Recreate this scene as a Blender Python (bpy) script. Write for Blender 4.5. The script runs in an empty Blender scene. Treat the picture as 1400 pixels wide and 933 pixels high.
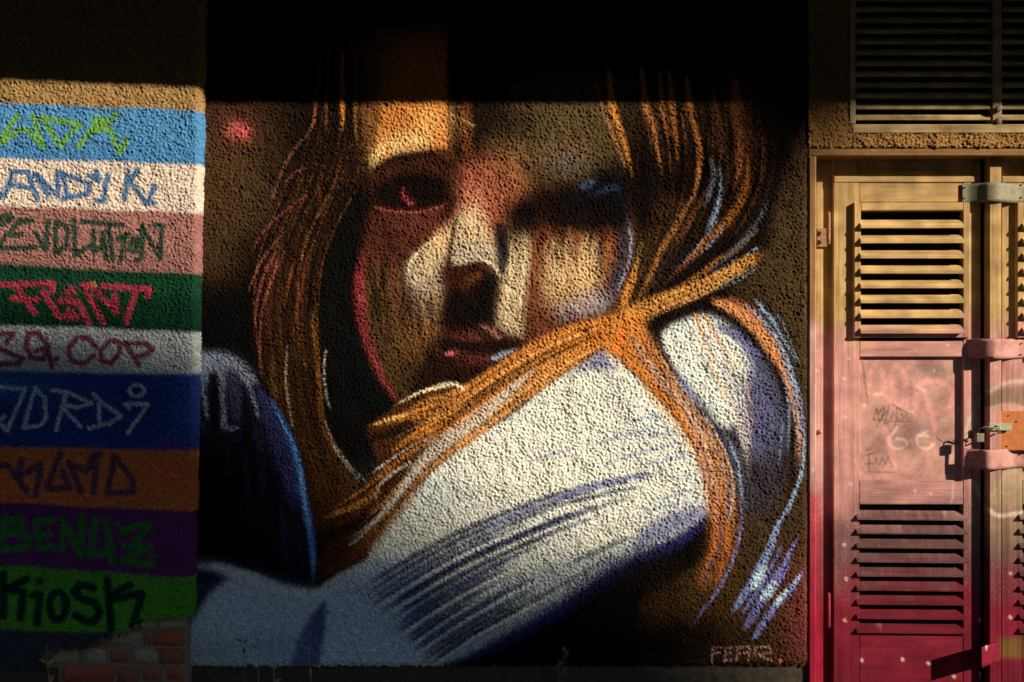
import bpy, math, random
import numpy as np
from mathutils import Vector
R = math.radians
random.seed(7)
rng = np.random.default_rng(11)
sc = bpy.context.scene
col = sc.collection

# ------------------------------------------------------------------ camera, sky, sun, exposure
DIST = 4.25                 # camera to wall, metres
F = 1400 * 35 / 36          # focal length in photo pixels
ZC = 1.54                   # camera height
cam = bpy.data.cameras.new('camera'); cam.lens = 35; cam.sensor_width = 36
cam.clip_start = .05; cam.clip_end = 2000
camo = bpy.data.objects.new('camera', cam); col.objects.link(camo)
camo.location = (0, -DIST, ZC); camo.rotation_euler = (R(90), 0, 0)
sc.camera = camo

L = Vector((1.4, -1.0, .8)); LN = L.normalized()
w = bpy.data.worlds.new('World'); sc.world = w; w.use_nodes = True
nt = w.node_tree; bg = nt.nodes['Background']
sky = nt.nodes.new('ShaderNodeTexSky'); sky.sky_type = 'NISHITA'; sky.sun_disc = False
sky.sun_elevation = math.asin(LN.z); sky.sun_rotation = math.atan2(LN.x, LN.y)
sky.air_density = .6; sky.dust_density = .2
nt.links.new(sky.outputs[0], bg.inputs[0]); bg.inputs[1].default_value = .095
sun = bpy.data.lights.new('sun', 'SUN'); sun.energy = 5.0; sun.angle = R(.55); sun.color = (1, .86, .66)
suno = bpy.data.objects.new('sun', sun); col.objects.link(suno)
suno.rotation_euler = LN.to_track_quat('Z', 'Y').to_euler(); suno.location = (8, -6, 6)
vs = sc.view_settings
vs.view_transform = 'Standard'; vs.look = 'None'; vs.gamma = 1; vs.use_curve_mapping = False; vs.exposure = .7

def PX(px, d=0.0): return (np.asarray(px, float) - 700) * (DIST + d) / F
def PZ(py, d=0.0): return ZC + (466.5 - np.asarray(py, float)) * (DIST + d) / F

# ------------------------------------------------------------------ object helpers
def tag(o, label=None, cat=None, group=None, kind=None):
    if label: o['label'] = label
    if cat: o['category'] = cat
    if group: o['group'] = group
    if kind: o['kind'] = kind
    return o
def empty(name, loc=(0, 0, 0)):
    o = bpy.data.objects.new(name, None); col.objects.link(o); o.location = loc
    o.empty_display_size = .1
    return o
def link(name, me, mat, parent=None):
    o = bpy.data.objects.new(name, me); col.objects.link(o)
    if mat is not None and not me.materials: me.materials.append(mat)
    if parent is not None:
        o.parent = parent
        r = parent; off = Vector((0, 0, 0))
        while r is not None: off += r.location; r = r.parent
        o.location = -off          # meshes are written in world coordinates
    return o
def grid_mesh(name, P, C=None, keep=None, smooth=True):
    h, wd = P.shape[:2]
    idx = np.arange(h * wd, dtype=np.int32).reshape(h, wd)
    q = np.stack([idx[:-1, :-1], idx[:-1, 1:], idx[1:, 1:], idx[1:, :-1]], -1)
    if keep is not None: q = q[keep]
    q = q.reshape(-1, 4); n = len(q)
    me = bpy.data.meshes.new(name)
    me.vertices.add(h * wd); me.vertices.foreach_set('co', P.astype(np.float32).ravel())
    me.loops.add(n * 4); me.loops.foreach_set('vertex_index', q.ravel())
    me.polygons.add(n); me.polygons.foreach_set('loop_start', np.arange(0, n * 4, 4, dtype=np.int32))
    me.polygons.foreach_set('use_smooth', np.full(n, smooth))
    me.update(calc_edges=True)
    if C is not None: set_col(me, C)
    return me
def set_col(me, C):
    a = me.attributes.new('paint', 'FLOAT_COLOR', 'POINT')
    c = np.ones((len(me.vertices), 4), np.float32); c[:, :3] = np.asarray(C).reshape(-1, 3)
    a.data.foreach_set('color', c.ravel())
def pydata(name, v, f, smooth=False):
    me = bpy.data.meshes.new(name); me.from_pydata([tuple(map(float, p)) for p in v], [], f)
    if smooth: me.polygons.foreach_set('use_smooth', np.full(len(me.polygons), True))
    me.update(); return me
def box_mesh(name, x0, x1, y0, y1, z0, z1, ch=.002):
    """box with a chamfer all round its front (-y) face"""
    v = [(x0, y1, z0), (x1, y1, z0), (x1, y1, z1), (x0, y1, z1),
         (x0, y0 + ch, z0), (x1, y0 + ch, z0), (x1, y0 + ch, z1), (x0, y0 + ch, z1),
         (x0 + ch, y0, z0 + ch), (x1 - ch, y0, z0 + ch), (x1 - ch, y0, z1 - ch), (x0 + ch, y0, z1 - ch)]
    f = [(0, 3, 2, 1), (8, 9, 10, 11)]
    for a, b in ((0, 4), (4, 8)):
        for k in range(4):
            f.append((a + k, a + (k + 1) % 4, b + (k + 1) % 4, b + k))
    return pydata(name, v, f)
def tube(name, pts, rad, seg=8, mat=None, parent=None):
    pts = [Vector(p) for p in pts]; v = []; f = []
    for i, p in enumerate(pts):
        t = (pts[min(i + 1, len(pts) - 1)] - pts[max(i - 1, 0)]).normalized()
        a = t.cross(Vector((0, 0, 1)) if abs(t.z) < .9 else Vector((1, 0, 0))).normalized(); b = t.cross(a)
        r = rad[i] if hasattr(rad, '__len__') else rad
        for k in range(seg):
            an = 2 * math.pi * k / seg
            v.append(p + a * r * math.cos(an) + b * r * math.sin(an))
    for i in range(len(pts) - 1):
        for k in range(seg):
            f.append((i * seg + k, i * seg + (k + 1) % seg, (i + 1) * seg + (k + 1) % seg, (i + 1) * seg + k))
    f.append(tuple(range(seg))[::-1]); f.append(tuple(range((len(pts) - 1) * seg, len(pts) * seg)))
    return link(name, pydata(name, v, f, True), mat, parent)

# ------------------------------------------------------------------ materials
def new_mat(name):
    m = bpy.data.materials.new(name); m.use_nodes = True
    n = m.node_tree.nodes; b = n['Principled BSDF']
    return m, n, m.node_tree.links, b
def noise(n, l, coord, scale, detail=4, rough=.6, mapping=None):
    t = n.new('ShaderNodeTexNoise'); t.inputs['Scale'].default_value = scale
    t.inputs['Detail'].default_value = detail; t.inputs['Roughness'].default_value = rough
    src = coord
    if mapping:
        mp = n.new('ShaderNodeMapping'); mp.inputs['Scale'].default_value = mapping
        l.new(coord, mp.inputs[0]); src = mp.outputs[0]
    l.new(src, t.inputs['Vector']); return t.outputs['Fac']
def ramp(n, l, src, stops):
    r = n.new('ShaderNodeValToRGB'); l.new(src, r.inputs[0])
    e = r.color_ramp.elements
    while len(e) < len(stops): e.new(.5)
    for x, (p, c) in zip(e, stops):
        x.position = p; x.color = (c, c, c, 1) if not hasattr(c, '__len__') else (*c, 1)
    return r.outputs[0]
def mul(n, l, a, b, fac=1.0):
    m = n.new('ShaderNodeMixRGB'); m.blend_type = 'MULTIPLY'; m.inputs[0].default_value = fac
    l.new(a, m.inputs[1]); l.new(b, m.inputs[2]); return m.outputs[0]
def bump(n, l, b, h, strength, dist):
    bp = n.new('ShaderNodeBump'); bp.inputs['Strength'].default_value = strength; bp.inputs['Distance'].default_value = dist
    l.new(h, bp.inputs['Height']); l.new(bp.outputs[0], b.inputs['Normal'])
def painted_stucco():
    m, n, l, b = new_mat('painted stucco')
    at = n.new('ShaderNodeAttribute'); at.attribute_name = 'paint'
    g = n.new('ShaderNodeNewGeometry')
    c = mul(n, l, at.outputs[0], ramp(n, l, noise(n, l, g.outputs[0], 260, 3), [(.3, .6), (.65, 1)]))
    l.new(c, b.inputs['Base Color']); b.inputs['Roughness'].default_value = .95
    b.inputs['Specular IOR Level'].default_value = .06
    bump(n, l, b, noise(n, l, g.outputs[0], 330, 3), .6, .003)
    return m
def painted_wood(name, grain):
    m, n, l, b = new_mat(name)
    at = n.new('ShaderNodeAttribute'); at.attribute_name = 'paint'
    g = n.new('ShaderNodeNewGeometry')
    f1 = noise(n, l, g.outputs[0], 1, 5, .65, grain)
    f2 = noise(n, l, g.outputs[0], 9, 4)
    c = mul(n, l, at.outputs[0], ramp(n, l, f1, [(.25, .62), (.5, .95), (.75, 1.0)]), .7)
    f3 = noise(n, l, g.outputs[0], 1, 4, .6, tuple(q * .16 if q > 30 else q * .45 for q in grain))
    c = mul(n, l, c, ramp(n, l, f3, [(.3, .5), (.55, 1)]), .75)
    c = mul(n, l, c, ramp(n, l, f2, [(.3, .6), (.65, 1)]), .9)
    l.new(c, b.inputs['Base Color']); b.inputs['Roughness'].default_value = .75
    b.inputs['Specular IOR Level'].default_value = .12
    bump(n, l, b, f1, .5, .0025)
    return m
def plain(name, base, rough=.8, metal=0, var=.3, scale=30, bstr=.3, bdist=.003, spec=.3):
    m, n, l, b = new_mat(name)
    g = n.new('ShaderNodeNewGeometry'); f = noise(n, l, g.outputs[0], scale, 5)
    lo = tuple(c * (1 - var) for c in base); hi = tuple(min(1, c * (1 + var)) for c in base)
    l.new(ramp(n, l, f, [(.3, lo), (.7, hi)]), b.inputs['Base Color'])
    b.inputs['Roughness'].default_value = rough; b.inputs['Metallic'].default_value = metal
    b.inputs['Specular IOR Level'].default_value = spec
    bump(n, l, b, f, bstr, bdist)
    return m
M_STUCCO = painted_stucco()
M_WOODV = painted_wood('weathered wood upright grain', (190, 190, 6))
M_WOODH = painted_wood('weathered wood level grain', (6, 190, 190))
M_CONC = plain('dark concrete', (.05, .04, .03), .9, var=.35, scale=40)
M_CORE = plain('masonry core', (.12, .1, .08), .95)
M_MORTAR = plain('old mortar', (.2, .17, .13), .95, var=.3, scale=90, bstr=.6, bdist=.006)
M_BRICK = [plain('red brick', (.30, .075, .04), .9, var=.35, scale=70, bstr=.5),
           plain('grey washed brick', (.27, .22, .16), .9, var=.35, scale=70, bstr=.5),
           plain('brown brick', (.2, .085, .05), .9, var=.4, scale=70, bstr=.5)]
M_DARK = plain('dark interior board', (.012, .01, .009), .95)  # near-black; the boards behind slats carry the gap shade in it
M_ZINC = plain('dull zinc plate', (.2, .185, .125), .6, .25, .22, 60, .1, .001)
M_HASP = plain('grey green hasp', (.33, .36, .28), .5, .3, .2, 80, .1, .001)
M_BRASS = plain('worn brass', (.62, .45, .16), .4, .8, .25, 90, .1, .001)
M_RUST = plain('rusty iron', (.26, .13, .065), .75, .2, .5, 120, .4, .002)
M_ORANGE = plain('orange painted plate', (.42, .13, .032), .6, 0, .22, 45, .2, .001)
M_SOFFIT = plain('dark eave boards', (.035, .027, .02), .9)
M_ROOF = plain('bitumen roof', (.04, .04, .04), .9)
M_GROUND = plain('yard ground', (.03, .027, .02), .95, var=.4, scale=3)
M_BARK = plain('bark', (.07, .05, .035), .95, var=.4, scale=12)
M_LEAF = plain('tree leaves', (.045, .075, .02), .7, var=.4, scale=4, bstr=0)
M_WEED = plain('weed leaves', (.06, .11, .025), .7, var=.3, scale=40, bstr=0)
M_STRAW = plain('dry grass', (.28, .24, .12), .8, var=.3, scale=40, bstr=0)

# ------------------------------------------------------------------ paint: spray canvases in paint-coat colours
TINT = np.array([1.0, .91, .79]) * 1.07          # how the afternoon sun shows a white coat; turns seen colour into paint colour
def C(c, gain=1.0):
    c = np.asarray(c, float) / 255
    lin = np.where(c <= .04045, c / 12.92, ((c + .055) / 1.055) ** 2.4)
    return np.clip(lin * gain / TINT, .004, .86)
def fft_noise(h, wd, lam, seed, band=.55):
    r = np.random.default_rng(seed)
    f = np.fft.rfft2(r.standard_normal((h, wd)))
    fy = np.fft.fftfreq(h)[:, None]; fx = np.fft.rfftfreq(wd)[None]
    k = np.hypot(fy, fx) * lam
    f *= np.exp(-((k - 1) / band) ** 2)
    n = np.fft.irfft2(f, (h, wd)); return (n / n.std()).astype(np.float32)
def box_blur(m, r):
    r = int(max(1, round(r)))
    for ax in (0, 1):
        for _ in range(3):
            p = np.pad(m, [(r + 1, r) if a == ax else (0, 0) for a in (0, 1)], mode='edge')
            c = np.cumsum(p, ax)
            k = 2 * r + 1
            m = (c[k:] - c[:-k]) / k if ax == 0 else (c[:, k:] - c[:, :-k]) / k
    return m
def spline(pts, step=1.5, closed=False):
    P = np.asarray(pts, float)
    if len(P) < 2: return P, np.zeros(1)
    if closed: Q = np.vstack([P[-1], P, P[0], P[1]])
    else: Q = np.vstack([2 * P[0] - P[1], P, 2 * P[-1] - P[-2]])
    out = []; tt = []
    ns = len(Q) - 3
    for i in range(ns):
        a, b, c, d = Q[i:i + 4]
        k = max(2, int(np.hypot(*(c - b)) / step))
        t = np.linspace(0, 1, k, endpoint=False)[:, None]
        out.append(.5 * (2 * b + (c - a) * t + (2 * a - 5 * b + 4 * c - d) * t ** 2 + (3 * b - a - 3 * c + d) * t ** 3))
        tt.append((i + t[:, 0]) / ns)
    if not closed: out.append(Q[-2][None]); tt.append([1.0])
    return np.vstack(out), np.concatenate(tt)

class Canvas:
    def __init__(s, x0, y0, x1, y1, base, seed):
        s.x0, s.y0 = x0, y0; s.w, s.h = x1 - x0, y1 - y0
        s.cool = 0.0
        s.a = np.empty((s.h, s.w, 3), np.float32); s.a[:] = C(base)
        s.gr = fft_noise(s.h, s.w, 3.2, seed)
        s.X, s.Y = np.meshgrid(np.arange(x0, x1), np.arange(y0, y1))
    def C(s, c, gain=1.0):
        c = np.asarray(c, float)
        if c[2] > c[0]: c = c * (1 - s.cool) + s.cool * c.mean() * np.array([1.0, 1.0, 1.02])
        return C(c, gain)
    def mix(s, m, c, ys=slice(None), xs=slice(None), grain=.16):
        m = np.clip(m + grain * s.gr[ys, xs] * 4 * m * (1 - m), 0, 1)[..., None]
        s.a[ys, xs] = s.a[ys, xs] * (1 - m) + m * c
    def stroke(s, pts, wd, c, a=1.0, soft=.35, fade=(0, 0), straight=False, c2=None, gain=1.0):
        if straight:
            P = []; T = []
            q = np.asarray(pts, float)
            for i in range(len(q) - 1):
                k = max(2, int(np.hypot(*(q[i + 1] - q[i])) / 1.2)); t = np.linspace(0, 1, k)[:, None]
                P.append(q[i] + (q[i + 1] - q[i]) * t); T.append((i + t[:, 0]) / (len(q) - 1))
            P = np.vstack(P); T = np.concatenate(T)
        else: P, T = spline(pts, 1.2)
        ws = np.interp(T, np.linspace(0, 1, len(wd)), wd) if hasattr(wd, '__len__') else np.full(len(T), float(wd))
        al = np.interp(T, np.linspace(0, 1, len(a)), a) if hasattr(a, '__len__') else np.full(len(T), float(a))
        if fade[0]: al = al * np.clip(T / fade[0], 0, 1)
        if fade[1]: al = al * np.clip((1 - T) / fade[1], 0, 1)
        rm = ws.max() * (1 + soft) / 2 + 2
        x0 = int(max(P[:, 0].min() - rm - s.x0, 0)); x1 = int(min(P[:, 0].max() + rm - s.x0 + 1, s.w))
        y0 = int(max(P[:, 1].min() - rm - s.y0, 0)); y1 = int(min(P[:, 1].max() + rm - s.y0 + 1, s.h))
        if x1 <= x0 or y1 <= y0: return
        m = np.zeros((y1 - y0, x1 - x0), np.float32); tm = np.zeros_like(m)
        last = None
        for (px, py), wi, ai, ti in zip(P, ws, al, T):
            r = wi / 2
            if last is not None and math.hypot(px - last[0], py - last[1]) < max(.9, r * .35): continue
            last = (px, py)
            R0 = r * (1 - soft) - .4; R1 = r * (1 + soft) + .6
            cx, cy = px - s.x0 - x0, py - s.y0 - y0
            i0, i1 = max(int(cx - R1), 0), min(int(cx + R1) + 2, m.shape[1])
            j0, j1 = max(int(cy - R1), 0), min(int(cy + R1) + 2, m.shape[0])
            if i1 <= i0 or j1 <= j0: continue
            d = np.hypot(np.arange(i0, i1)[None] - cx, np.arange(j0, j1)[:, None] - cy)
            t = np.clip((R1 - d) / (R1 - R0), 0, 1); t = t * t * (3 - 2 * t) * ai
            v = m[j0:j1, i0:i1]
            if c2 is not None:
                u = tm[j0:j1, i0:i1]; u[t > v] = ti
            np.maximum(v, t, out=v)
        cc = s.C(c, gain)
        if c2 is not None: cc = cc * (1 - tm[..., None]) + s.C(c2, gain) * tm[..., None]
        s.mix(m, cc, slice(y0, y1), slice(x0, x1), .3)
    def poly(s, pts, c, blur=4, a=1.0, curved=True, gain=1.0):
        P = spline(pts, 6, True)[0] if curved else np.asarray(pts, float)
        pad = int(blur * 3 + 3)
        x0 = int(max(P[:, 0].min() - pad - s.x0, 0)); x1 = int(min(P[:, 0].max() + pad - s.x0 + 1, s.w))
        y0 = int(max(P[:, 1].min() - pad - s.y0, 0)); y1 = int(min(P[:, 1].max() + pad - s.y0 + 1, s.h))
        if x1 <= x0 or y1 <= y0: return
        X = s.X[y0:y1, x0:x1]; Y = s.Y[y0:y1, x0:x1]
        ins = np.zeros(X.shape, bool)
        Q = np.roll(P, -1, 0)
        for (ax, ay), (bx, by) in zip(P, Q):
            if ay == by: continue
            c1 = (ay > Y) != (by > Y)
            ins ^= c1 & (X < (bx - ax) * (Y - ay) / (by - ay) + ax)
        m = ins.astype(np.float32)
        if blur > 0: m = box_blur(m, blur / 1.6)
        s.mix(m * a, s.C(c, gain), slice(y0, y1), slice(x0, x1))
    def blob(s, cx, cy, rx, ry, c, a=1.0, rot=0, p=2, gain=1.0):
        q = 2.6 * max(rx, ry)
        x0 = int(max(cx - q - s.x0, 0)); x1 = int(min(cx + q - s.x0, s.w))
        y0 = int(max(cy - q - s.y0, 0)); y1 = int(min(cy + q - s.y0, s.h))
        if x1 <= x0 or y1 <= y0: return
        X = s.X[y0:y1, x0:x1] - cx; Y = s.Y[y0:y1, x0:x1] - cy
        cr, sr = math.cos(R(rot)), math.sin(R(rot))
        u = (X * cr + Y * sr) / rx; v = (-X * sr + Y * cr) / ry
        s.mix(np.exp(-(u * u + v * v) ** (p / 2) * .7) * a, s.C(c, gain), slice(y0, y1), slice(x0, x1))
    def hairs(s, left, right, n, cols, wd=(1.5, 4), a=(.3, .8), seed=1, fade=(.1, .15), jit=3):
        r = random.Random(seed)
        A = spline(left, 8)[0]; B = spline(right, 8)[0]
        ta = np.linspace(0, 1, len(A)); tb = np.linspace(0, 1, len(B)); tk = np.linspace(0, 1, 9)
        A = np.stack([np.interp(tk, ta, A[:, k]) for k in (0, 1)], 1)
        B = np.stack([np.interp(tk, tb, B[:, k]) for k in (0, 1)], 1)
        for i in range(n):
            u = r.random(); t0 = r.random() * .35; t1 = 1 - r.random() * .35
            ph = r.random() * 6; am = r.uniform(0, .05)
            uu = u + am * np.sin(ph + tk * 5)
            P = A * (1 - uu)[:, None] + B * uu[:, None]
            tt = np.linspace(t0, t1, 7)
            P = np.stack([np.interp(tt, tk, P[:, k]) for k in (0, 1)], 1)
            ww = r.uniform(*wd)
            s.stroke(P, [ww * .5, ww, ww * .4], r.choice(cols), r.uniform(*a), .6, fade)
    def sample(s, px, py):
        x = np.clip(px - s.x0, 0, s.w - 1.001); y = np.clip(py - s.y0, 0, s.h - 1.001)
        i = x.astype(int); j = y.astype(int); u = (x - i)[..., None]; v = (y - j)[..., None]
        a = s.a
        return (a[j, i] * (1 - u) + a[j, i + 1] * u) * (1 - v) + (a[j + 1, i] * (1 - u) + a[j + 1, i + 1] * u) * v

def zz(ox, oy, k=4.667):
    return lambda *p: [(ox + x / k, oy + y / k) for x, y in p]

# ------------------------------------------------------------------ the mural
K = Canvas(250, -140, 1115, 930, (34, 23, 14), 3)
BLK = (14, 9, 7); K.cool = .32
# background clouds of brown
K.blob(315, 230, 95, 150, (112, 80, 48), .95)
K.blob(300, 330, 60, 90, (96, 66, 38), .6)
K.blob(420, 190, 70, 80, (62, 42, 26), .6)
K.blob(330, 60, 160, 90, (40, 26, 18), .6)
K.poly([(1075, 215), (1125, 190), (1125, 720), (1090, 730), (1078, 640), (1085, 520), (1050, 430), (1000, 400), (1040, 330)], (100, 74, 44), 16, .95)
K.blob(1090, 400, 30, 90, (104, 78, 46), .6)
K.poly([(1010, 690), (1090, 640), (1125, 700), (1125, 925), (880, 925), (870, 850), (905, 770), (960, 720)], (98, 68, 36), 22, .95)
K.blob(930, 810, 75, 45, (112, 76, 34), .75)
K.blob(870, 850, 60, 30, (84, 50, 26), .6)
K.blob(1095, 845, 26, 70, (140, 62, 56), .8)
K.blob(1040, 700, 50, 50, (90, 66, 48), .7)
K.blob(880, 885, 90, 26, BLK, .85)
K.blob(950, 862, 30, 14, BLK, .5)
# red spot with a soft halo
K.blob(324, 175, 28, 32, (130, 58, 50), .45); K.blob(332, 180, 9, 10, (206, 84, 84), .8)
K.blob(318, 178, 10, 8, (210, 100, 90), .5)
# dark around the left hair
K.poly([(285, 400), (340, 380), (400, 330), (470, 200), (512, 180), (500, 330), (490, 400), (500, 480), (545, 555), (480, 640), (430, 800), (400, 700), (300, 480), (262, 470)], BLK, 24, .95)
K.blob(300, 440, 50, 35, BLK, .8)

# ---- left hair
K.poly([(440, 150), (505, 150), (500, 230), (450, 300), (420, 350), (380, 330), (430, 230)], (58, 38, 22), 16, .8)
K.poly([(372, 345), (420, 300), (440, 330), (425, 420), (440, 500), (445, 580), (500, 660), (460, 720), (430, 740), (412, 650), (385, 570), (360, 515), (354, 430)], (104, 60, 26), 12, .92)
K.hairs([(432, 140), (400, 240), (352, 350), (350, 480), (385, 590), (425, 740)], [(505, 140), (500, 240), (440, 340), (436, 480), (452, 590), (500, 690)], 70,
        [(130, 80, 34), (96, 54, 24), (50, 28, 16), (24, 14, 10), (150, 94, 42), (80, 48, 26)], (1.5, 5), (.25, .65), 5)
K.hairs([(432, 140), (420, 180), (385, 250), (375, 290)], [(505, 140), (503, 180), (490, 240), (470, 300)], 30,
        [(120, 80, 36), (30, 20, 14), (90, 60, 30), (22, 14, 10)], (2, 5), (.25, .6), 9)
K.poly([(445, 330), (480, 280), (502, 250), (494, 340), (489, 400), (498, 470), (522, 522), (548, 552), (505, 590), (455, 575), (445, 520), (446, 430)], BLK, 9, .97)
K.poly([(455, 560), (520, 560), (560, 590), (520, 640), (500, 660), (470, 620)], BLK, 9, .95)
K.poly([(330, 330), (380, 300), (425, 130), (512, 130), (500, 330), (470, 420), (440, 440), (400, 430), (360, 450), (340, 420)], (24, 15, 10), 16, .72)
K.poly([(345, 420), (445, 420), (448, 520), (440, 590), (390, 570), (355, 510)], (26, 16, 10), 14, .5)
K.hairs([(428, 110), (402, 230), (352, 350), (350, 480), (385, 590), (425, 740)], [(506, 110), (500, 240), (442, 340), (437, 480), (452, 590), (498, 690)], 170, [(90, 54, 28), (64, 38, 21), (116, 70, 34), (96, 50, 40), (20, 13, 10), (26, 16, 11), (18, 12, 9), (150, 92, 42)], (1.0, 2.4), (.3, .6), 123)
for p, wd_, c_, a_ in [
    ([(432, 148), (425, 176), (396, 214), (378, 255), (371, 275)], [2, 3, 4, 3], (150, 90, 66), .55),
    ([(419, 228), (402, 237), (389, 251)], 2.5, (150, 80, 68), .55),
    ([(432, 260), (400, 281), (370, 306), (351, 331), (344, 347)], [2, 3.5, 2], (150, 70, 68), .6),
    ([(388, 318), (362, 350), (346, 382), (339, 402)], [2, 3.5, 2], (160, 94, 74), .55),
    ([(381, 340), (361, 375), (351, 420), (348, 462)], [3, 3, 2.5, 2], (180, 88, 82), .6),
    ([(386, 345), (371, 385), (359, 425), (355, 475), (358, 525)], [5, 3, 2.5], (170, 88, 76), .5),
    ([(422, 345), (415, 375), (408, 410), (400, 460)], [3, 6, 3], (140, 66, 38), .5),
    ([(403, 355), (395, 385), (388, 420)], [2, 4, 2], (140, 84, 40), .7),
    ([(468, 60), (468, 143), (468, 182)], [4, 7, 3], (196, 120, 50), .8),
    ([(452, 60), (447, 120), (445, 190)], [3, 5, 2], (150, 92, 44), .6),
    ([(487, 70), (486, 150), (488, 200)], [3, 5, 2], (160, 110, 56), .6),
    ([(440, 70), (432, 143), (428, 180)], [2, 4, 2], (160, 95, 50), .7),
    ([(508, 100), (506, 160), (498, 240)], [3, 6, 2], (170, 112, 54), .5),
    ([(438, 235), (437, 270), (440, 300)], [2, 4, 2], (120, 64, 36), .7),
    ([(393, 470), (391, 520), (396, 560), (402, 590)], [2, 3, 3, 2], (200, 180, 150), .4),
    ([(372, 490), (376, 540), (392, 590)], [6, 10, 4], (140, 96, 46), .45),
    ([(425, 420), (436, 520), (441, 580), (462, 625)], [6, 8, 4], (150, 94, 40), .5),
    ([(446, 476), (443, 505), (446, 540), (453, 562)], 1.6, (214, 206, 190), .6),
    ([(443, 570), (456, 605), (478, 636), (506, 664)], [1.2, 2.2, 1.5], (200, 188, 164), .5),
    ([(452, 605), (470, 632), (492, 660)], 1.6, (200, 186, 160), .6)]:
    K.stroke(p, wd_, c_, a_, .5, (.08, .12))

# ---- blue cloaked shoulder at the left
K.poly([(250, 486), (290, 481), (318, 486), (342, 506), (366, 540), (386, 576), (402, 612), (412, 660), (422, 705), (429, 745), (432, 806), (395, 806), (340, 790), (290, 776), (250, 778)], (46, 46, 80), 3, 1)
K.poly([(250, 620), (330, 600), (380, 650), (392, 760), (400, 806), (300, 782), (250, 782)], (22, 20, 34), 16, .7)
K.poly([(250, 486), (290, 481), (318, 486), (342, 506), (352, 525), (330, 520), (300, 500), (262, 508)], (150, 158, 172), 7, .75)
K.blob(280, 505, 26, 14, (150, 160, 185), .6)
for p, wd_, c_, a_ in [
    ([(303, 500), (304, 540), (306, 584)], [14, 9, 6], (140, 146, 164), .5),
    ([(306, 560), (308, 585), (326, 584)], [6, 8, 5], (140, 146, 164), .5),
    ([(318, 510), (322, 545), (322, 575)], [16, 18, 10], (74, 70, 112), .7),
    ([(336, 518), (346, 545), (355, 574)], [10, 6, 4], (140, 150, 172), .55),
    ([(276, 505), (279, 540), (284, 575)], [10, 7, 3], (130, 140, 170), .6),
    ([(292, 510), (293, 560), (294, 600)], [10, 12, 8], BLK, .8),
    ([(334, 540), (338, 580), (342, 640)], [6, 12, 10], BLK, .7),
    ([(352, 530), (375, 580), (392, 640), (404, 700)], [8, 22, 22, 10], (56, 58, 130), .75),
    ([(355, 600), (358, 650), (356, 690)], [6, 12, 6], (50, 50, 100), .6),
    ([(336, 610), (338, 670), (340, 720)], [5, 14, 6], (46, 44, 84), .6),
    ([(311, 605), (312, 650)], [3, 6], (90, 60, 70), .5),
    ([(384, 690), (388, 730), (390, 770)], [4, 10, 5], (40, 56, 120), .6),
    ([(366, 540), (388, 580), (402, 614), (412, 664), (421, 708), (428, 750), (430, 800)], [4, 9, 11, 12, 12, 11, 7], (34, 90, 176), .9),
    ([(380, 565), (404, 618), (416, 680), (426, 745), (430, 796)], [2, 4, 6, 6, 5], (90, 160, 226), .75)]:
    K.stroke(p, wd_, c_, a_, .5, (.05, .1))

# ---- face
face = [(506, 120), (700, 118), (860, 120), (880, 200), (868, 280), (867, 345), (858, 395), (846, 432), (800, 447), (750, 463), (700, 492), (662, 516), (640, 536), (600, 530), (548, 552), (520, 520), (502, 475), (491, 425), (491, 370), (503, 310), (507, 230)]
K.poly(face, (104, 58, 38), 4, 1)
K.poly([(690, 110), (880, 110), (900, 200), (880, 260), (820, 262), (740, 255), (700, 240), (660, 180)], (112, 88, 54), 20, .97)
K.blob(760, 175, 60, 40, (122, 98, 62), .6)
K.blob(790, 205, 30, 14, (150, 92, 56), .4); K.blob(775, 222, 26, 18, (128, 118, 112), .4)
K.blob(845, 190, 26, 50, (110, 92, 40), .5)
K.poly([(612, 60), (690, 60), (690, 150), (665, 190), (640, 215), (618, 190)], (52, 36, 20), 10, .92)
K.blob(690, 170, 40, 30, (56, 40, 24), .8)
K.stroke([(638, 130), (637, 165), (640, 210)], [10, 16, 14], (138, 76, 38), .7, .6)
K.stroke([(617, 156), (632, 163), (648, 172)], 2.5, (184, 140, 78), .8); K.stroke([(616, 162), (630, 176), (644, 188)], 2, (160, 116, 62), .6)
K.stroke([(617, 146), (640, 147)], 2, (150, 112, 60), .6)
K.stroke([(617, 175), (624, 205), (634, 240)], [5, 9, 4], (36, 24, 14), .75, .6)
# brow-lit patch with its hard edge
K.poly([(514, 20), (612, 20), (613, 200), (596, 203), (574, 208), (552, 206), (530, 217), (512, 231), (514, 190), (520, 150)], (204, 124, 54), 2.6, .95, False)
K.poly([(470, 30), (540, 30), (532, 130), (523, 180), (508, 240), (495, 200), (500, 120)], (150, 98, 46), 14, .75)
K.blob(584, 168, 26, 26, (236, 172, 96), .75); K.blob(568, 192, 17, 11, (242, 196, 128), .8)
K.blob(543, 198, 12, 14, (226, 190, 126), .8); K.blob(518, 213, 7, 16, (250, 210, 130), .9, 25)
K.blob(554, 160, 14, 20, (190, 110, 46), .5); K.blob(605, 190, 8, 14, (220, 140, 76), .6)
K.stroke([(612, 20), (613, 120), (613, 205)], 3, (60, 36, 20), .5)
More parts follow.
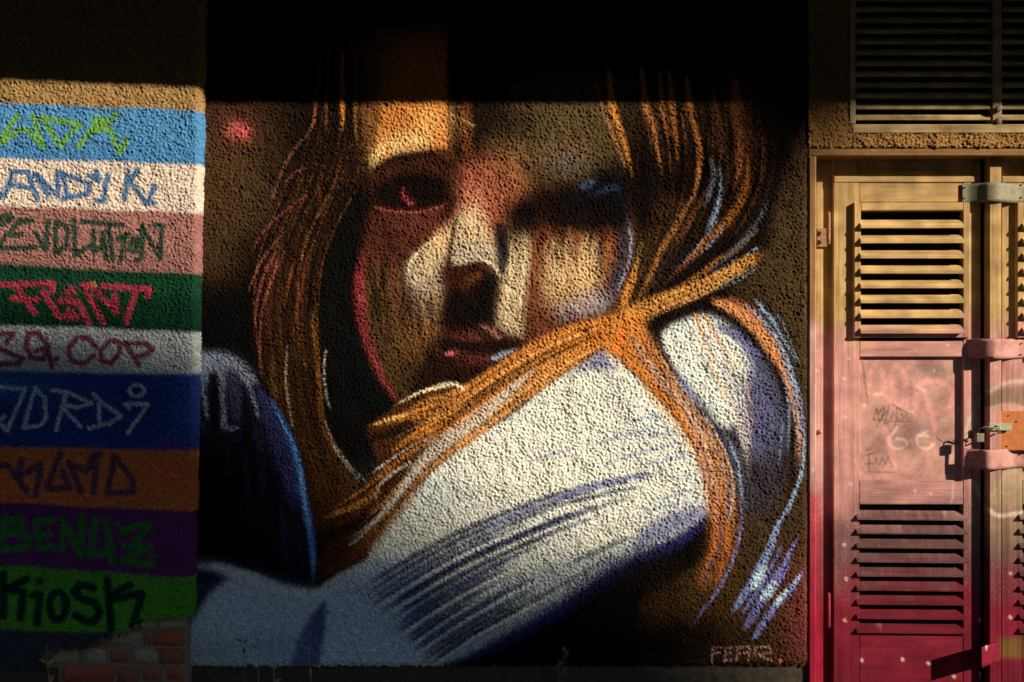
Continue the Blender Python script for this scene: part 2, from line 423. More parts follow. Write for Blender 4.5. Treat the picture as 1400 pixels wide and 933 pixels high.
# left eye
K.poly([(508, 236), (535, 220), (575, 208), (610, 205), (636, 225), (640, 250), (620, 275), (508, 275)], (112, 58, 36), 7, .95)
K.stroke([(518, 228), (550, 216), (590, 214), (622, 230)], [5, 9, 8, 5], (50, 28, 16), .7, .7)
K.blob(560, 245, 60, 10, (138, 72, 44), .5)
K.poly([(508, 262), (528, 247), (560, 237), (596, 242), (618, 258), (618, 280), (598, 286), (560, 290), (524, 284)], (18, 9, 8), 7, .97)
K.blob(625, 268, 16, 22, (34, 20, 12), .8)
K.stroke([(551, 258), (553, 270), (563, 279)], [4, 8, 3], (206, 84, 88), .92, .55); K.stroke([(558, 280), (567, 277)], 2.5, (220, 110, 105), .8)
K.blob(548, 266, 16, 10, (84, 34, 32), .7)
K.poly([(505, 292), (540, 290), (580, 292), (608, 282), (622, 292), (608, 312), (580, 335), (555, 352), (520, 372), (496, 368), (500, 320)], (150, 76, 58), 8, .85)
K.blob(585, 305, 30, 16, (176, 92, 76), .5); K.stroke([(520, 288), (560, 291), (596, 286), (612, 279)], [4, 6, 5], (184, 90, 80), .7, .6)
K.blob(525, 330, 22, 28, (112, 62, 40), .6)
# cheek at the left
K.poly([(500, 370), (555, 360), (562, 400), (580, 430), (602, 440), (595, 480), (590, 520), (552, 545), (522, 515), (505, 470)], (118, 88, 50), 9, .85)
K.stroke([(522, 365), (520, 410), (530, 470)], [8, 14, 8], (62, 40, 22), .75, .7)
K.stroke([(537, 360), (537, 390), (540, 420)], [8, 10, 6], (150, 70, 48), .6, .7)
K.stroke([(549, 375), (552, 420), (562, 470)], [8, 12, 8], (86, 58, 32), .6, .7)
K.blob(575, 470, 22, 34, (164, 106, 48), .7); K.blob(556, 500, 22, 24, (120, 76, 32), .6); K.blob(598, 425, 14, 20, (214, 130, 84), .6)
K.blob(585, 515, 30, 22, (60, 36, 22), .8)
K.stroke([(496, 345), (492, 385), (495, 430), (507, 478), (522, 514), (542, 546)], [8, 15, 16, 13, 9, 5], (160, 54, 58), .75, .7)
K.stroke([(497, 352), (494, 400), (499, 440)], [3, 8, 3], (170, 70, 68), .5, .7)
# bridge of the nose
K.poly([(630, 228), (668, 215), (705, 222), (722, 260), (705, 300), (682, 330), (655, 310), (625, 300), (618, 280)], (176, 98, 66), 10, .9)
K.blob(700, 245, 26, 40, (176, 112, 62), .55); K.blob(640, 262, 16, 20, (200, 106, 90), .8); K.blob(665, 270, 16, 24, (186, 94, 76), .6)
K.blob(648, 290, 14, 22, (236, 164, 122), .9)
K.stroke([(622, 270), (612, 290), (600, 300)], [5, 8, 4], (40, 24, 14), .7, .7)
K.poly([(626, 296), (650, 286), (664, 304), (678, 330), (692, 350), (684, 362), (662, 357), (640, 361), (614, 366), (612, 340), (618, 318)], (224, 206, 166), 4, .97)
K.blob(648, 305, 12, 18, (246, 200, 146), .7); K.blob(648, 348, 24, 9, (188, 176, 168), .8); K.blob(668, 322, 7, 16, (206, 158, 110), .6, -25)
# highlight on the left cheek
K.poly([(622, 296), (607, 312), (588, 330), (571, 345), (559, 360), (558, 380), (565, 402), (571, 428), (586, 440), (602, 430), (608, 405), (606, 370), (613, 340), (624, 312)], (168, 146, 112), 6, .92)
K.poly([(622, 300), (604, 316), (584, 334), (566, 350), (559, 364), (563, 384), (578, 388), (596, 372), (606, 350), (614, 325)], (226, 202, 156), 4.5, .9)
K.stroke([(619, 300), (602, 318), (592, 330)], [5, 9, 5], (236, 170, 112), .7, .6)
K.stroke([(560, 362), (562, 390)], [4, 8], (236, 226, 200), .8, .5)
K.stroke([(579, 344), (572, 360), (570, 375)], [2, 4, 2], (160, 98, 80), .6, .6)
K.blob(585, 395, 20, 20, (188, 172, 150), .75); K.blob(592, 428, 14, 20, (196, 156, 108), .7)
K.stroke([(622, 305), (616, 335), (613, 364)], [3, 4, 6], (92, 52, 28), .85, .6)
K.stroke([(622, 298), (620, 320)], [4, 5], (210, 110, 62), .6, .6)
# under the nose
K.poly([(607, 366), (640, 363), (662, 359), (680, 368), (685, 392), (680, 425), (676, 444), (655, 448), (630, 452), (606, 448), (603, 425), (609, 400)], (92, 44, 26), 3.5, .97)
K.poly([(612, 402), (640, 392), (668, 380), (684, 392), (680, 430), (674, 446), (640, 450), (606, 450), (604, 430)], (26, 15, 11), 8, .92)
K.blob(650, 379, 7, 4, (180, 120, 62), .8, -20); K.blob(640, 390, 12, 8, (120, 70, 34), .5); K.blob(668, 388, 12, 10, (46, 42, 54), .8)
K.stroke([(660, 356), (672, 362), (683, 376)], [4, 6, 3], (224, 206, 168), .9, .5)
K.stroke([(684, 312), (688, 340), (687, 368)], [16, 24, 10], (48, 38, 62), .92, .7)
K.blob(706, 318, 14, 22, (70, 36, 26), .6)
# cheek at the right
K.poly([(724, 300), (860, 290), (866, 345), (856, 395), (845, 430), (790, 448), (740, 466), (715, 468), (720, 400)], (150, 86, 54), 9, .95)
K.poly([(704, 322), (716, 312), (728, 320), (726, 352), (719, 400), (717, 440), (714, 462), (698, 458), (681, 444), (684, 400), (690, 370), (697, 340)], (226, 204, 160), 6, .94)
K.blob(700, 350, 8, 30, (190, 180, 150), .5); K.blob(714, 318, 10, 12, (150, 118, 70), .6)
K.stroke([(730, 325), (732, 380), (724, 420), (724, 455)], [12, 14, 18, 14], (140, 76, 46), .85, .6)
K.poly([(748, 340), (765, 322), (790, 318), (815, 322), (823, 350), (822, 380), (812, 400), (790, 415), (765, 425), (745, 420), (738, 395), (740, 365)], (186, 150, 104), 11, .95)
for x_ in (756, 772, 800, 812): K.stroke([(x_ + 4, 322), (x_, 360), (x_ - 8, 402)], [7, 17, 9], (228, 196, 144), .62, .9, (.12, .3))
K.blob(790, 380, 24, 26, (226, 190, 130), .6); K.blob(755, 345, 8, 22, (228, 202, 150), .6)
K.stroke([(788, 312), (786, 340), (779, 372)], [7, 8, 3], (150, 76, 40), .8, .6)
K.stroke([(833, 306), (832, 340), (822, 375)], [14, 14, 6], (176, 106, 50), .85, .6)
K.stroke([(850, 300), (852, 345), (843, 385), (830, 412)], [16, 18, 20, 14], (98, 86, 104), .9, .7)
K.poly([(758, 430), (785, 408), (820, 398), (838, 405), (828, 425), (795, 436), (768, 440)], (186, 172, 172), 8, .85)
K.stroke([(718, 470), (760, 452), (810, 438)], [12, 16, 10], (146, 78, 62), .8, .7)
K.stroke([(838, 418), (826, 432), (810, 440)], [6, 10, 6], (50, 34, 26), .6, .7)
K.stroke([(857, 296), (863, 325), (861, 355), (852, 380), (845, 398)], [3, 6, 5, 4, 3], (160, 180, 214), .85, .6)
# right eye
K.poly([(690, 290), (720, 270), (760, 258), (790, 250), (830, 232), (858, 240), (866, 280), (858, 312), (820, 318), (775, 316), (735, 322), (705, 318)], (26, 14, 11), 12, .96)
K.blob(845, 255, 22, 26, (16, 18, 34), .9); K.blob(800, 300, 40, 14, (44, 18, 18), .5); K.blob(750, 300, 34, 14, (50, 24, 18), .4)
K.stroke([(789, 259), (802, 253), (813, 248)], [3, 11, 4], (70, 116, 160), .7, .8)
K.stroke([(803, 268), (822, 262), (838, 257), (848, 259)], [2, 6, 8, 3], (52, 86, 140), .75, .8)
K.stroke([(846, 258), (847, 272)], [5, 3], (30, 46, 90), .5, .8); K.stroke([(852, 275), (860, 300)], [3, 5], (50, 60, 110), .6, .7)
# mouth and chin
K.poly([(600, 455), (650, 450), (690, 458), (715, 470), (700, 492), (660, 518), (640, 535), (600, 528), (560, 540), (580, 490)], (64, 38, 25), 8, .9)
K.blob(642, 461, 20, 7, (150, 76, 56), .75, 5); K.blob(640, 472, 40, 5, (36, 20, 14), .6)
K.stroke([(611, 485), (622, 482), (640, 490), (660, 492), (672, 488)], [6, 12, 14, 14, 8], (140, 66, 62), .75, .7)
K.stroke([(611, 485), (620, 483)], [4, 5], (226, 110, 112), .8, .5); K.blob(640, 498, 22, 7, (110, 50, 46), .6)
K.stroke([(672, 492), (688, 484), (706, 477)], [5, 9, 4], (170, 186, 200), .85, .6)
K.stroke([(657, 445), (672, 453), (683, 462)], [3, 6, 5], (214, 146, 128), .8, .5)
K.stroke([(700, 462), (716, 472), (690, 480)], [6, 8, 4], (90, 50, 34), .6, .7)

K.poly([(500, 225), (690, 215), (860, 290), (866, 345), (846, 430), (700, 492), (640, 536), (548, 552), (502, 475), (492, 390)], (18, 11, 8), 8, .24)
K.poly([(500, 232), (620, 222), (622, 300), (560, 350), (500, 372)], (40, 18, 12), 10, .35)
K.blob(760, 440, 60, 14, (80, 40, 32), .35); K.blob(585, 425, 22, 24, (90, 62, 44), .4); K.blob(745, 340, 12, 40, (130, 74, 46), .45); K.blob(700, 335, 10, 24, (120, 92, 60), .4)
x0_, x1_, y0_, y1_ = 500 - K.x0, 862 - K.x0, 222 - K.y0, 480 - K.y0
sub_ = K.a[y0_:y1_, x0_:x1_]
soft_ = np.stack([box_blur(sub_[..., k].copy(), 3) for k in range(3)], -1)
m_ = box_blur(np.pad(np.ones((y1_ - y0_ - 40, x1_ - x0_ - 40), np.float32), 20), 7)[..., None] * .75
K.a[y0_:y1_, x0_:x1_] = sub_ * (1 - m_) + soft_ * m_
r = random.Random(17)
for k in range(34):                                                  # runs of thin paint under the eyes
    x_ = r.uniform(732, 842); y_ = r.uniform(308, 326); ln_ = r.uniform(22, 85)
    K.stroke([(x_, y_), (x_ - 2, y_ + ln_ * .5), (x_ - 5, y_ + ln_)], [r.uniform(3, 6), 3, 1.5], r.choice([(120, 62, 36), (90, 44, 28), (150, 86, 48), (70, 36, 24)]), r.uniform(.35, .7), .7, (.02, .5))
for k in range(40):
    x_ = r.uniform(502, 604); y_ = r.uniform(340, 400) if x_ < 560 else r.uniform(395, 425); ln_ = r.uniform(30, 90)
    K.stroke([(x_, y_), (x_ + 1, y_ + ln_ * .5), (x_ + 6, y_ + ln_)], [2, r.uniform(3, 6), 2], r.choice([(120, 80, 44), (60, 38, 22), (140, 92, 52), (110, 52, 38), (50, 30, 18)]), r.uniform(.3, .55), .8, (.2, .4))
for k in range(10):
    x_ = r.uniform(690, 722); K.stroke([(x_ + 6, r.uniform(322, 345)), (x_, 400), (x_ - 3, r.uniform(430, 458))], [2, 3, 2], r.choice([(240, 224, 186), (170, 140, 96)]), .4, .8, (.2, .3))
K.stroke([(623, 302), (617, 335), (613, 366)], [3, 4, 6], (70, 40, 22), .8, .6)
K.stroke([(612, 368), (640, 365), (662, 361), (680, 372)], [4, 6, 5, 3], (70, 32, 20), .8, .5)
K.stroke([(662, 356), (674, 363), (684, 377)], [3, 5, 3], (226, 206, 166), .8, .5)
K.stroke([(686, 320), (689, 345), (687, 372)], [10, 14, 6], (40, 32, 52), .7, .7)
K.stroke([(551, 258), (553, 270), (563, 279)], [3, 6, 2], (184, 70, 74), .5, .6); K.stroke([(558, 280), (568, 277)], 2, (200, 100, 94), .4)
K.stroke([(512, 284), (545, 290), (580, 289), (606, 281)], [2, 3, 3, 2], (180, 88, 76), .5, .6)
K.blob(796, 372, 16, 22, (232, 198, 146), .5); K.blob(762, 378, 10, 22, (230, 198, 148), .45)
K.blob(602, 328, 8, 12, (236, 190, 130), .5, 40)
K.stroke([(600, 322), (580, 338), (562, 356), (558, 376)], [2, 3, 4, 2], (240, 222, 186), .6, .6)
# ---- hair falling at the right
K.poly([(868, 120), (1085, 120), (1075, 210), (1055, 280), (1040, 345), (960, 385), (846, 436), (858, 395), (868, 345), (867, 290), (856, 230)], (46, 30, 18), 10, .93)
K.poly([(860, 118), (1060, 118), (1050, 200), (990, 195), (900, 190), (868, 200)], (92, 70, 44), 16, .85)
K.poly([(892, 270), (940, 265), (950, 300), (920, 350), (890, 400), (860, 425), (868, 360)], (122, 86, 48), 16, .85)
K.hairs([(862, 120), (872, 200), (874, 300), (868, 370), (848, 434)], [(1068, 120), (1062, 230), (1030, 310), (960, 375), (862, 434)], 120,
        [(130, 78, 34), (36, 22, 14), (22, 14, 10), (96, 58, 28), (24, 15, 12), (64, 44, 26), (104, 74, 42), (20, 13, 10)], (1.5, 5), (.2, .55), 21)
FINE = [(112, 68, 34), (82, 52, 28), (146, 88, 44), (66, 46, 27), (24, 15, 11), (18, 12, 9), (28, 18, 12), (20, 13, 10)]
K.hairs([(866, 110), (876, 200), (876, 300), (868, 370), (848, 434)], [(1062, 110), (1058, 230), (1026, 310), (960, 374), (864, 432)], 240, FINE, (1.0, 2.6), (.3, .62), 121)
K.hairs([(868, 110), (874, 150), (882, 200), (890, 250)], [(1045, 110), (1046, 150), (1044, 210), (1034, 270)], 60, [(196, 118, 60), (160, 98, 54), (120, 78, 44), (26, 17, 12), (22, 14, 10)], (1.0, 2.6), (.3, .55), 122)
K.poly([(872, 235), (888, 230), (896, 260), (880, 320), (872, 300)], (24, 14, 10), 8, .8)
K.blob(893, 225, 12, 30, (26, 16, 11), .6); K.blob(938, 250, 14, 30, (28, 17, 11), .55)
K.poly([(870, 432), (905, 395), (950, 355), (985, 330), (1015, 322), (1000, 350), (960, 384), (915, 408)], (28, 17, 12), 9, .85)
K.blob(925, 355, 18, 34, (40, 44, 56), .5, 35)
for p, wd_, c_, a_ in [
    ([(832, 90), (837, 143), (849, 182), (858, 212), (866, 246)], [4, 11, 9, 5, 3], (240, 150, 66), .95),
    ([(815, 110), (823, 146), (836, 180), (851, 218), (858, 240)], [3, 5, 5, 4, 2], (206, 130, 88), .75),
    ([(876, 80), (883, 143), (893, 172), (900, 212), (906, 246)], [4, 10, 8, 5, 3], (226, 138, 78), .85),
    ([(902, 90), (905, 143), (912, 172), (916, 200)], [3, 7, 4, 2], (216, 136, 76), .75),
    ([(915, 90), (918, 143), (924, 190), (927, 228)], [3, 8, 5, 3], (226, 136, 66), .85),
    ([(938, 100), (943, 143), (952, 182), (957, 216), (950, 262), (938, 290)], [5, 10, 8, 8, 4, 2], (226, 136, 68), .9),
    ([(975, 110), (978, 150), (986, 200), (985, 240)], [4, 12, 10, 4], (150, 92, 62), .7),
    ([(1003, 100), (1008, 150), (1012, 190), (1010, 232), (1002, 262)], [8, 20, 14, 8, 4], (206, 118, 66), .85),
    ([(1024, 130), (1026, 180), (1024, 240)], [8, 12, 5], (150, 86, 44), .6),
    ([(1024, 200), (1020, 250), (1005, 288), (975, 322), (945, 352), (905, 392)], [4, 8, 12, 12, 10, 5], (182, 104, 40), .8),
    ([(950, 262), (930, 300), (905, 340), (885, 385), (866, 420)], [3, 8, 9, 7, 4], (184, 120, 58), .65),
    ([(968, 255), (945, 300), (915, 345)], [3, 8, 3], (160, 92, 46), .6),
    ([(1040, 310), (1010, 338), (975, 362), (935, 390), (890, 414)], [3, 9, 10, 8, 4], (176, 112, 46), .75),
    ([(872, 350), (866, 378), (856, 405), (846, 434)], [4, 10, 12, 8], (226, 150, 62), .9),
    ([(878, 330), (872, 352), (868, 372)], [6, 10, 5], (150, 134, 66), .6),
    ([(970, 214), (976, 238), (971, 262), (962, 285)], [3, 7, 8, 3], (112, 144, 164), .75),
    ([(984, 228), (985, 262), (976, 296), (963, 322)], [3, 6, 8, 3], (140, 176, 200), .85),
    ([(983, 298), (966, 322), (946, 348), (930, 365)], [1.5, 3, 2], (160, 160, 176), .7),
    ([(992, 304), (975, 330), (955, 350)], [1.5, 3.5, 2], (120, 160, 196), .8),
    ([(1052, 272), (1036, 304), (1012, 334), (990, 355), (962, 378)], [3, 6, 7, 5, 2], (84, 122, 146), .75),
    ([(1010, 350), (990, 366), (965, 380)], [2, 3, 2], (110, 150, 180), .6)]:
    K.stroke(p, np.asarray(wd_) * .85, c_, a_ * .78, .75, (.08, .25))

K.poly([(250, -200), (1115, -200), (1115, 48), (250, 48)], BLK, 26, .92, False)  # eave shade painted in: the mural top fades to near black
# warm glaze over the cheeks
gm = np.exp(-(((K.X - 690) / 190.0) ** 2 + ((K.Y - 370) / 110.0) ** 2) ** 2)[..., None] * .8
K.a *= 1 + gm * np.array([.10, -.03, -.14])
# ---- sleeves
sleeve = [(250, 776), (300, 770), (345, 783), (395, 803), (430, 807), (465, 781), (500, 764), (508, 740), (545, 690), (575, 655), (610, 620), (655, 590), (680, 575), (720, 550), (765, 515), (800, 495), (824, 478), (846, 490), (876, 520), (906, 550), (936, 590), (956, 625), (966, 660), (970, 692), (958, 716), (925, 737), (880, 757), (840, 778), (780, 820), (720, 858), (660, 890), (610, 918), (250, 918)]
K.poly(sleeve, (226, 220, 198), 3, 1, False)
K.poly([(250, 780), (340, 790), (430, 812), (500, 775), (560, 760), (600, 800), (560, 915), (250, 915)], (188, 204, 212), 14, .9)
K.blob(600, 665, 50, 26, (206, 214, 204), .6); K.blob(700, 640, 90, 40, (240, 228, 200), .5); K.blob(880, 560, 40, 50, (218, 216, 200), .5)
K.poly([(640, 815), (760, 765), (850, 745), (900, 738), (840, 785), (760, 835), (650, 895), (600, 905)], (150, 162, 160), 14, .8)  # lower sleeve greyed: its own tone plus painted penumbra
K.poly([(806, 494), (824, 474), (842, 492), (846, 508), (826, 504), (798, 508), (770, 520)], (112, 112, 164), 5, .85)
# folds of the raised arm
stripes = [
    [(493, 807), (545, 776), (620, 734), (700, 700), (780, 672), (860, 655)],
    [(497, 822), (560, 785), (640, 744), (720, 706), (800, 681), (885, 662)],
    [(503, 838), (580, 794), (660, 752), (740, 716), (820, 692), (900, 674)],
    [(508, 855), (590, 808), (665, 766), (722, 738)],
    [(512, 872), (600, 822), (680, 776)],
    [(512, 890), (600, 838), (668, 798)],
    [(530, 900), (620, 845), (664, 820)],
    [(556, 905), (640, 854), (668, 838)],
    [(586, 908), (660, 862)]]
def lerp_curve(A, B, u):
    a = spline(A, 6)[0]; b = spline(B, 6)[0]; t = np.linspace(0, 1, 12)
    f = lambda q: np.stack([np.interp(t, np.linspace(0, 1, len(q)), q[:, k]) for k in (0, 1)], 1)
    return f(a) * (1 - u) + f(b) * u
top_c = [(488, 812), (545, 776), (620, 734), (700, 700), (780, 672), (870, 650), (960, 632)]
low_c = [(585, 912), (640, 872), (700, 838), (770, 800), (840, 765), (900, 736), (962, 706)]
r = random.Random(8)
for k in range(17):
    u = (k + r.uniform(-.2, .2)) / 16
    p = lerp_curve(top_c, low_c, u)
    e = r.uniform(.62, 1.0) if u < .45 else r.uniform(.34, .6)        # lower folds stop sooner
    n_ = max(4, int(12 * e)); p = p[:n_]
    p = p + np.array([r.uniform(-6, 10), 0])
    c_ = r.choice([(44, 62, 122), (36, 52, 108), (58, 70, 126), (78, 84, 146)])
    K.stroke(p, [5, 8, 7.5, 6, 4], c_, r.uniform(.72, .92), .55, (.1, .3))
    K.stroke(p + np.array([1, 2]), [2, 4, 3.5, 2], (30, 40, 78), .6, .6, (.14, .35))
    K.stroke(p + np.array([2.5, 6.5]), [2, 3.2, 3.2, 2.5], (238, 234, 216), .85, .5, (.1, .15))
K.stroke([(740, 692), (800, 668), (870, 652), (900, 648)], [6, 10, 8, 4], (104, 106, 164), .85, .5, (.15, .2))
K.stroke([(770, 690), (830, 674), (890, 664)], [4, 7, 4], (60, 66, 110), .7, .5, (.15, .2))
K.stroke([(700, 712), (760, 690), (820, 680)], [4, 8, 4], (66, 72, 96), .6, .5, (.15, .2))
K.stroke([(640, 730), (700, 705), (760, 684)], [4, 9, 6], (130, 124, 170), .6, .6, (.2, .2))
for p in ([(800, 612), (850, 596), (905, 582)], [(840, 582), (890, 570), (925, 566)], [(820, 636), (880, 618), (940, 602)], [(870, 640), (920, 626), (955, 618)], [(720, 632), (760, 620), (790, 612)], [(860, 600), (910, 592), (940, 588)], [(900, 660), (940, 650), (962, 645)], [(880, 690), (930, 674), (962, 668)], [(860, 706), (920, 690), (960, 684)]):
    K.stroke(p, [3, 7, 3], (160, 172, 186), .7, .6, (.2, .2))
K.poly([(880, 722), (920, 700), (960, 690), (968, 705), (945, 722), (900, 742), (862, 758)], (112, 112, 162), 7, .85)
K.stroke([(956, 630), (966, 662), (968, 690)], [4, 9, 5], (140, 176, 204), .8, .5)
K.stroke([(770, 762), (830, 738), (880, 720)], [3, 5, 3], (236, 226, 190), .7, .5, (.2, .2))
K.stroke([(770, 776), (820, 752), (870, 732)], [3, 9, 5], (76, 92, 100), .7, .6, (.2, .2))
K.stroke([(640, 870), (720, 826), (790, 788), (850, 752)], [4, 6, 7, 4], (60, 78, 90), .6, .6, (.2, .2))
# underside of the arm
K.poly([(608, 920), (660, 893), (720, 862), (780, 824), (840, 782), (880, 762), (925, 741), (962, 716), (985, 730), (955, 770), (905, 800), (870, 830), (850, 920)], (20, 13, 10), 7, .95)
K.stroke([(610, 912), (660, 890), (720, 859), (780, 821), (840, 780), (885, 758), (930, 738), (962, 714)], [8, 14, 22, 26, 28, 22, 18, 10], (40, 40, 132), .85, .7)
K.stroke([(760, 835), (840, 790), (900, 765)], [10, 26, 10], (26, 24, 70), .6, .8, (.2, .3))
K.blob(900, 790, 34, 26, (62, 42, 30), .7)
K.poly([(250, 782), (300, 782), (312, 792), (288, 812), (268, 842), (250, 860)], (48, 48, 112), 5, .95)
K.blob(280, 790, 16, 8, (30, 24, 50), .6)
K.poly([(446, 818), (446, 860), (436, 912), (396, 912), (404, 880), (424, 842)], (58, 62, 150), 4, .92, False)
K.blob(376, 885, 40, 24, (128, 160, 190), .5)
K.blob(290, 890, 40, 18, (128, 140, 120), .5)

# ---- second sleeve beyond the falling strand
K.poly([(902, 452), (925, 438), (960, 426), (995, 436), (1026, 462), (1052, 500), (1072, 545), (1080, 595), (1072, 645), (1058, 690), (1020, 700), (1003, 650), (978, 584), (946, 544), (916, 505), (900, 478)], (84, 76, 84), 6, .97)
K.poly([(904, 455), (930, 440), (962, 432), (990, 444), (1015, 470), (1030, 505), (1020, 540), (1010, 570), (990, 585), (960, 548), (925, 510), (904, 482)], (228, 228, 208), 6, .97)
K.poly([(1022, 490), (1050, 510), (1066, 560), (1062, 610), (1035, 640), (1015, 600), (1012, 550)], (104, 100, 150), 14, .78)
K.stroke([(983, 446), (1010, 462), (1034, 488)], [8, 14, 12], (112, 106, 162), .85, .6)
K.stroke([(902, 470), (915, 502), (938, 530), (958, 555)], [8, 12, 10, 6], (146, 140, 178), .8, .6)
K.stroke([(950, 430), (965, 470), (975, 505), (988, 540)], [4, 8, 7, 4], (226, 152, 76), .85, .5)
K.stroke([(962, 432), (985, 470), (1000, 500), (1006, 520)], [4, 7, 6, 3], (232, 164, 86), .85, .5)
K.stroke([(945, 440), (970, 490), (995, 540), (1012, 580), (1020, 620), (1026, 660)], [8, 16, 16, 11, 8, 3], (240, 220, 192), .8, .7, (.1, .4))
K.stroke([(990, 590), (1008, 640), (1016, 690)], [6, 18, 10], (116, 104, 118), .7, .7)
K.blob(1045, 655, 24, 36, (88, 72, 74), .7)
K.stroke([(975, 410), (1020, 432), (1052, 468), (1078, 520), (1090, 575), (1092, 620)], [10, 20, 20, 16, 12, 6], (220, 146, 86), .92, .55)
K.stroke([(1000, 408), (1030, 425), (1050, 450)], [6, 12, 6], (160, 84, 58), .6, .6)
K.stroke([(1060, 500), (1080, 560), (1086, 620), (1078, 680)], [5, 9, 10, 5], (64, 44, 28), .75, .6)

# ---- the strand across the face and the knot
def knots(lst):
    for p, wd_, c_, a_ in lst: K.stroke(p, np.asarray(wd_) * (.92 if c_[0] > c_[2] else .78), c_, a_ * (.9 if c_[0] > c_[2] else .78), .7, (.08, .2))
K.poly([(640, 533), (672, 506), (705, 486), (755, 460), (805, 442), (846, 428), (892, 408), (915, 420), (895, 440), (905, 470), (930, 520), (905, 552), (875, 520), (846, 490), (824, 478), (800, 492), (760, 516), (720, 548), (676, 580), (620, 622), (575, 655), (510, 744), (500, 766), (462, 784), (432, 806), (432, 770), (470, 700), (520, 640), (500, 584), (548, 550), (600, 528)], (104, 58, 26), 4, .96, False)
K.poly([(640, 533), (672, 506), (705, 486), (755, 460), (805, 442), (846, 428), (885, 415), (895, 445), (860, 470), (824, 476), (790, 494), (740, 526), (690, 556), (640, 590), (600, 600), (570, 600), (560, 570), (600, 548)], (196, 116, 46), 6, .95, False)
K.poly([(846, 440), (886, 450), (900, 480), (935, 545), (968, 600), (990, 660), (985, 730), (968, 690), (956, 625), (936, 588), (906, 550), (876, 520), (846, 490), (826, 476)], (202, 124, 54), 3, .96)
K.poly([(936, 560), (968, 600), (996, 660), (1008, 700), (1004, 760), (975, 800), (955, 800), (968, 740), (968, 690), (958, 630)], (146, 84, 42), 9, .9)
K.poly([(882, 438), (905, 428), (950, 414), (990, 396), (985, 408), (945, 428), (910, 446), (903, 470), (912, 500), (895, 475)], (52, 34, 20), 5, .92)
K.hairs([(846, 432), (760, 458), (690, 498), (640, 534), (560, 560)], [(830, 474), (770, 510), (690, 566), (610, 622), (520, 640)], 80,
        [(240, 170, 92), (236, 150, 66), (170, 96, 36), (120, 64, 24), (226, 140, 54), (246, 190, 120)], (1.5, 5), (.3, .7), 31)
K.hairs([(850, 445), (880, 500), (930, 560), (962, 640), (968, 720)], [(890, 446), (905, 500), (950, 560), (990, 630), (998, 740)], 60,
        [(246, 182, 104), (170, 96, 40), (226, 130, 50), (240, 210, 160), (120, 62, 26)], (1.5, 4.5), (.3, .7), 33)
K.hairs([(640, 560), (580, 600), (520, 650), (440, 700)], [(700, 560), (620, 620), (560, 680), (470, 775)], 50,
        [(200, 124, 50), (60, 34, 18), (150, 88, 34), (34, 20, 13), (110, 64, 28)], (2, 6), (.3, .7), 35)
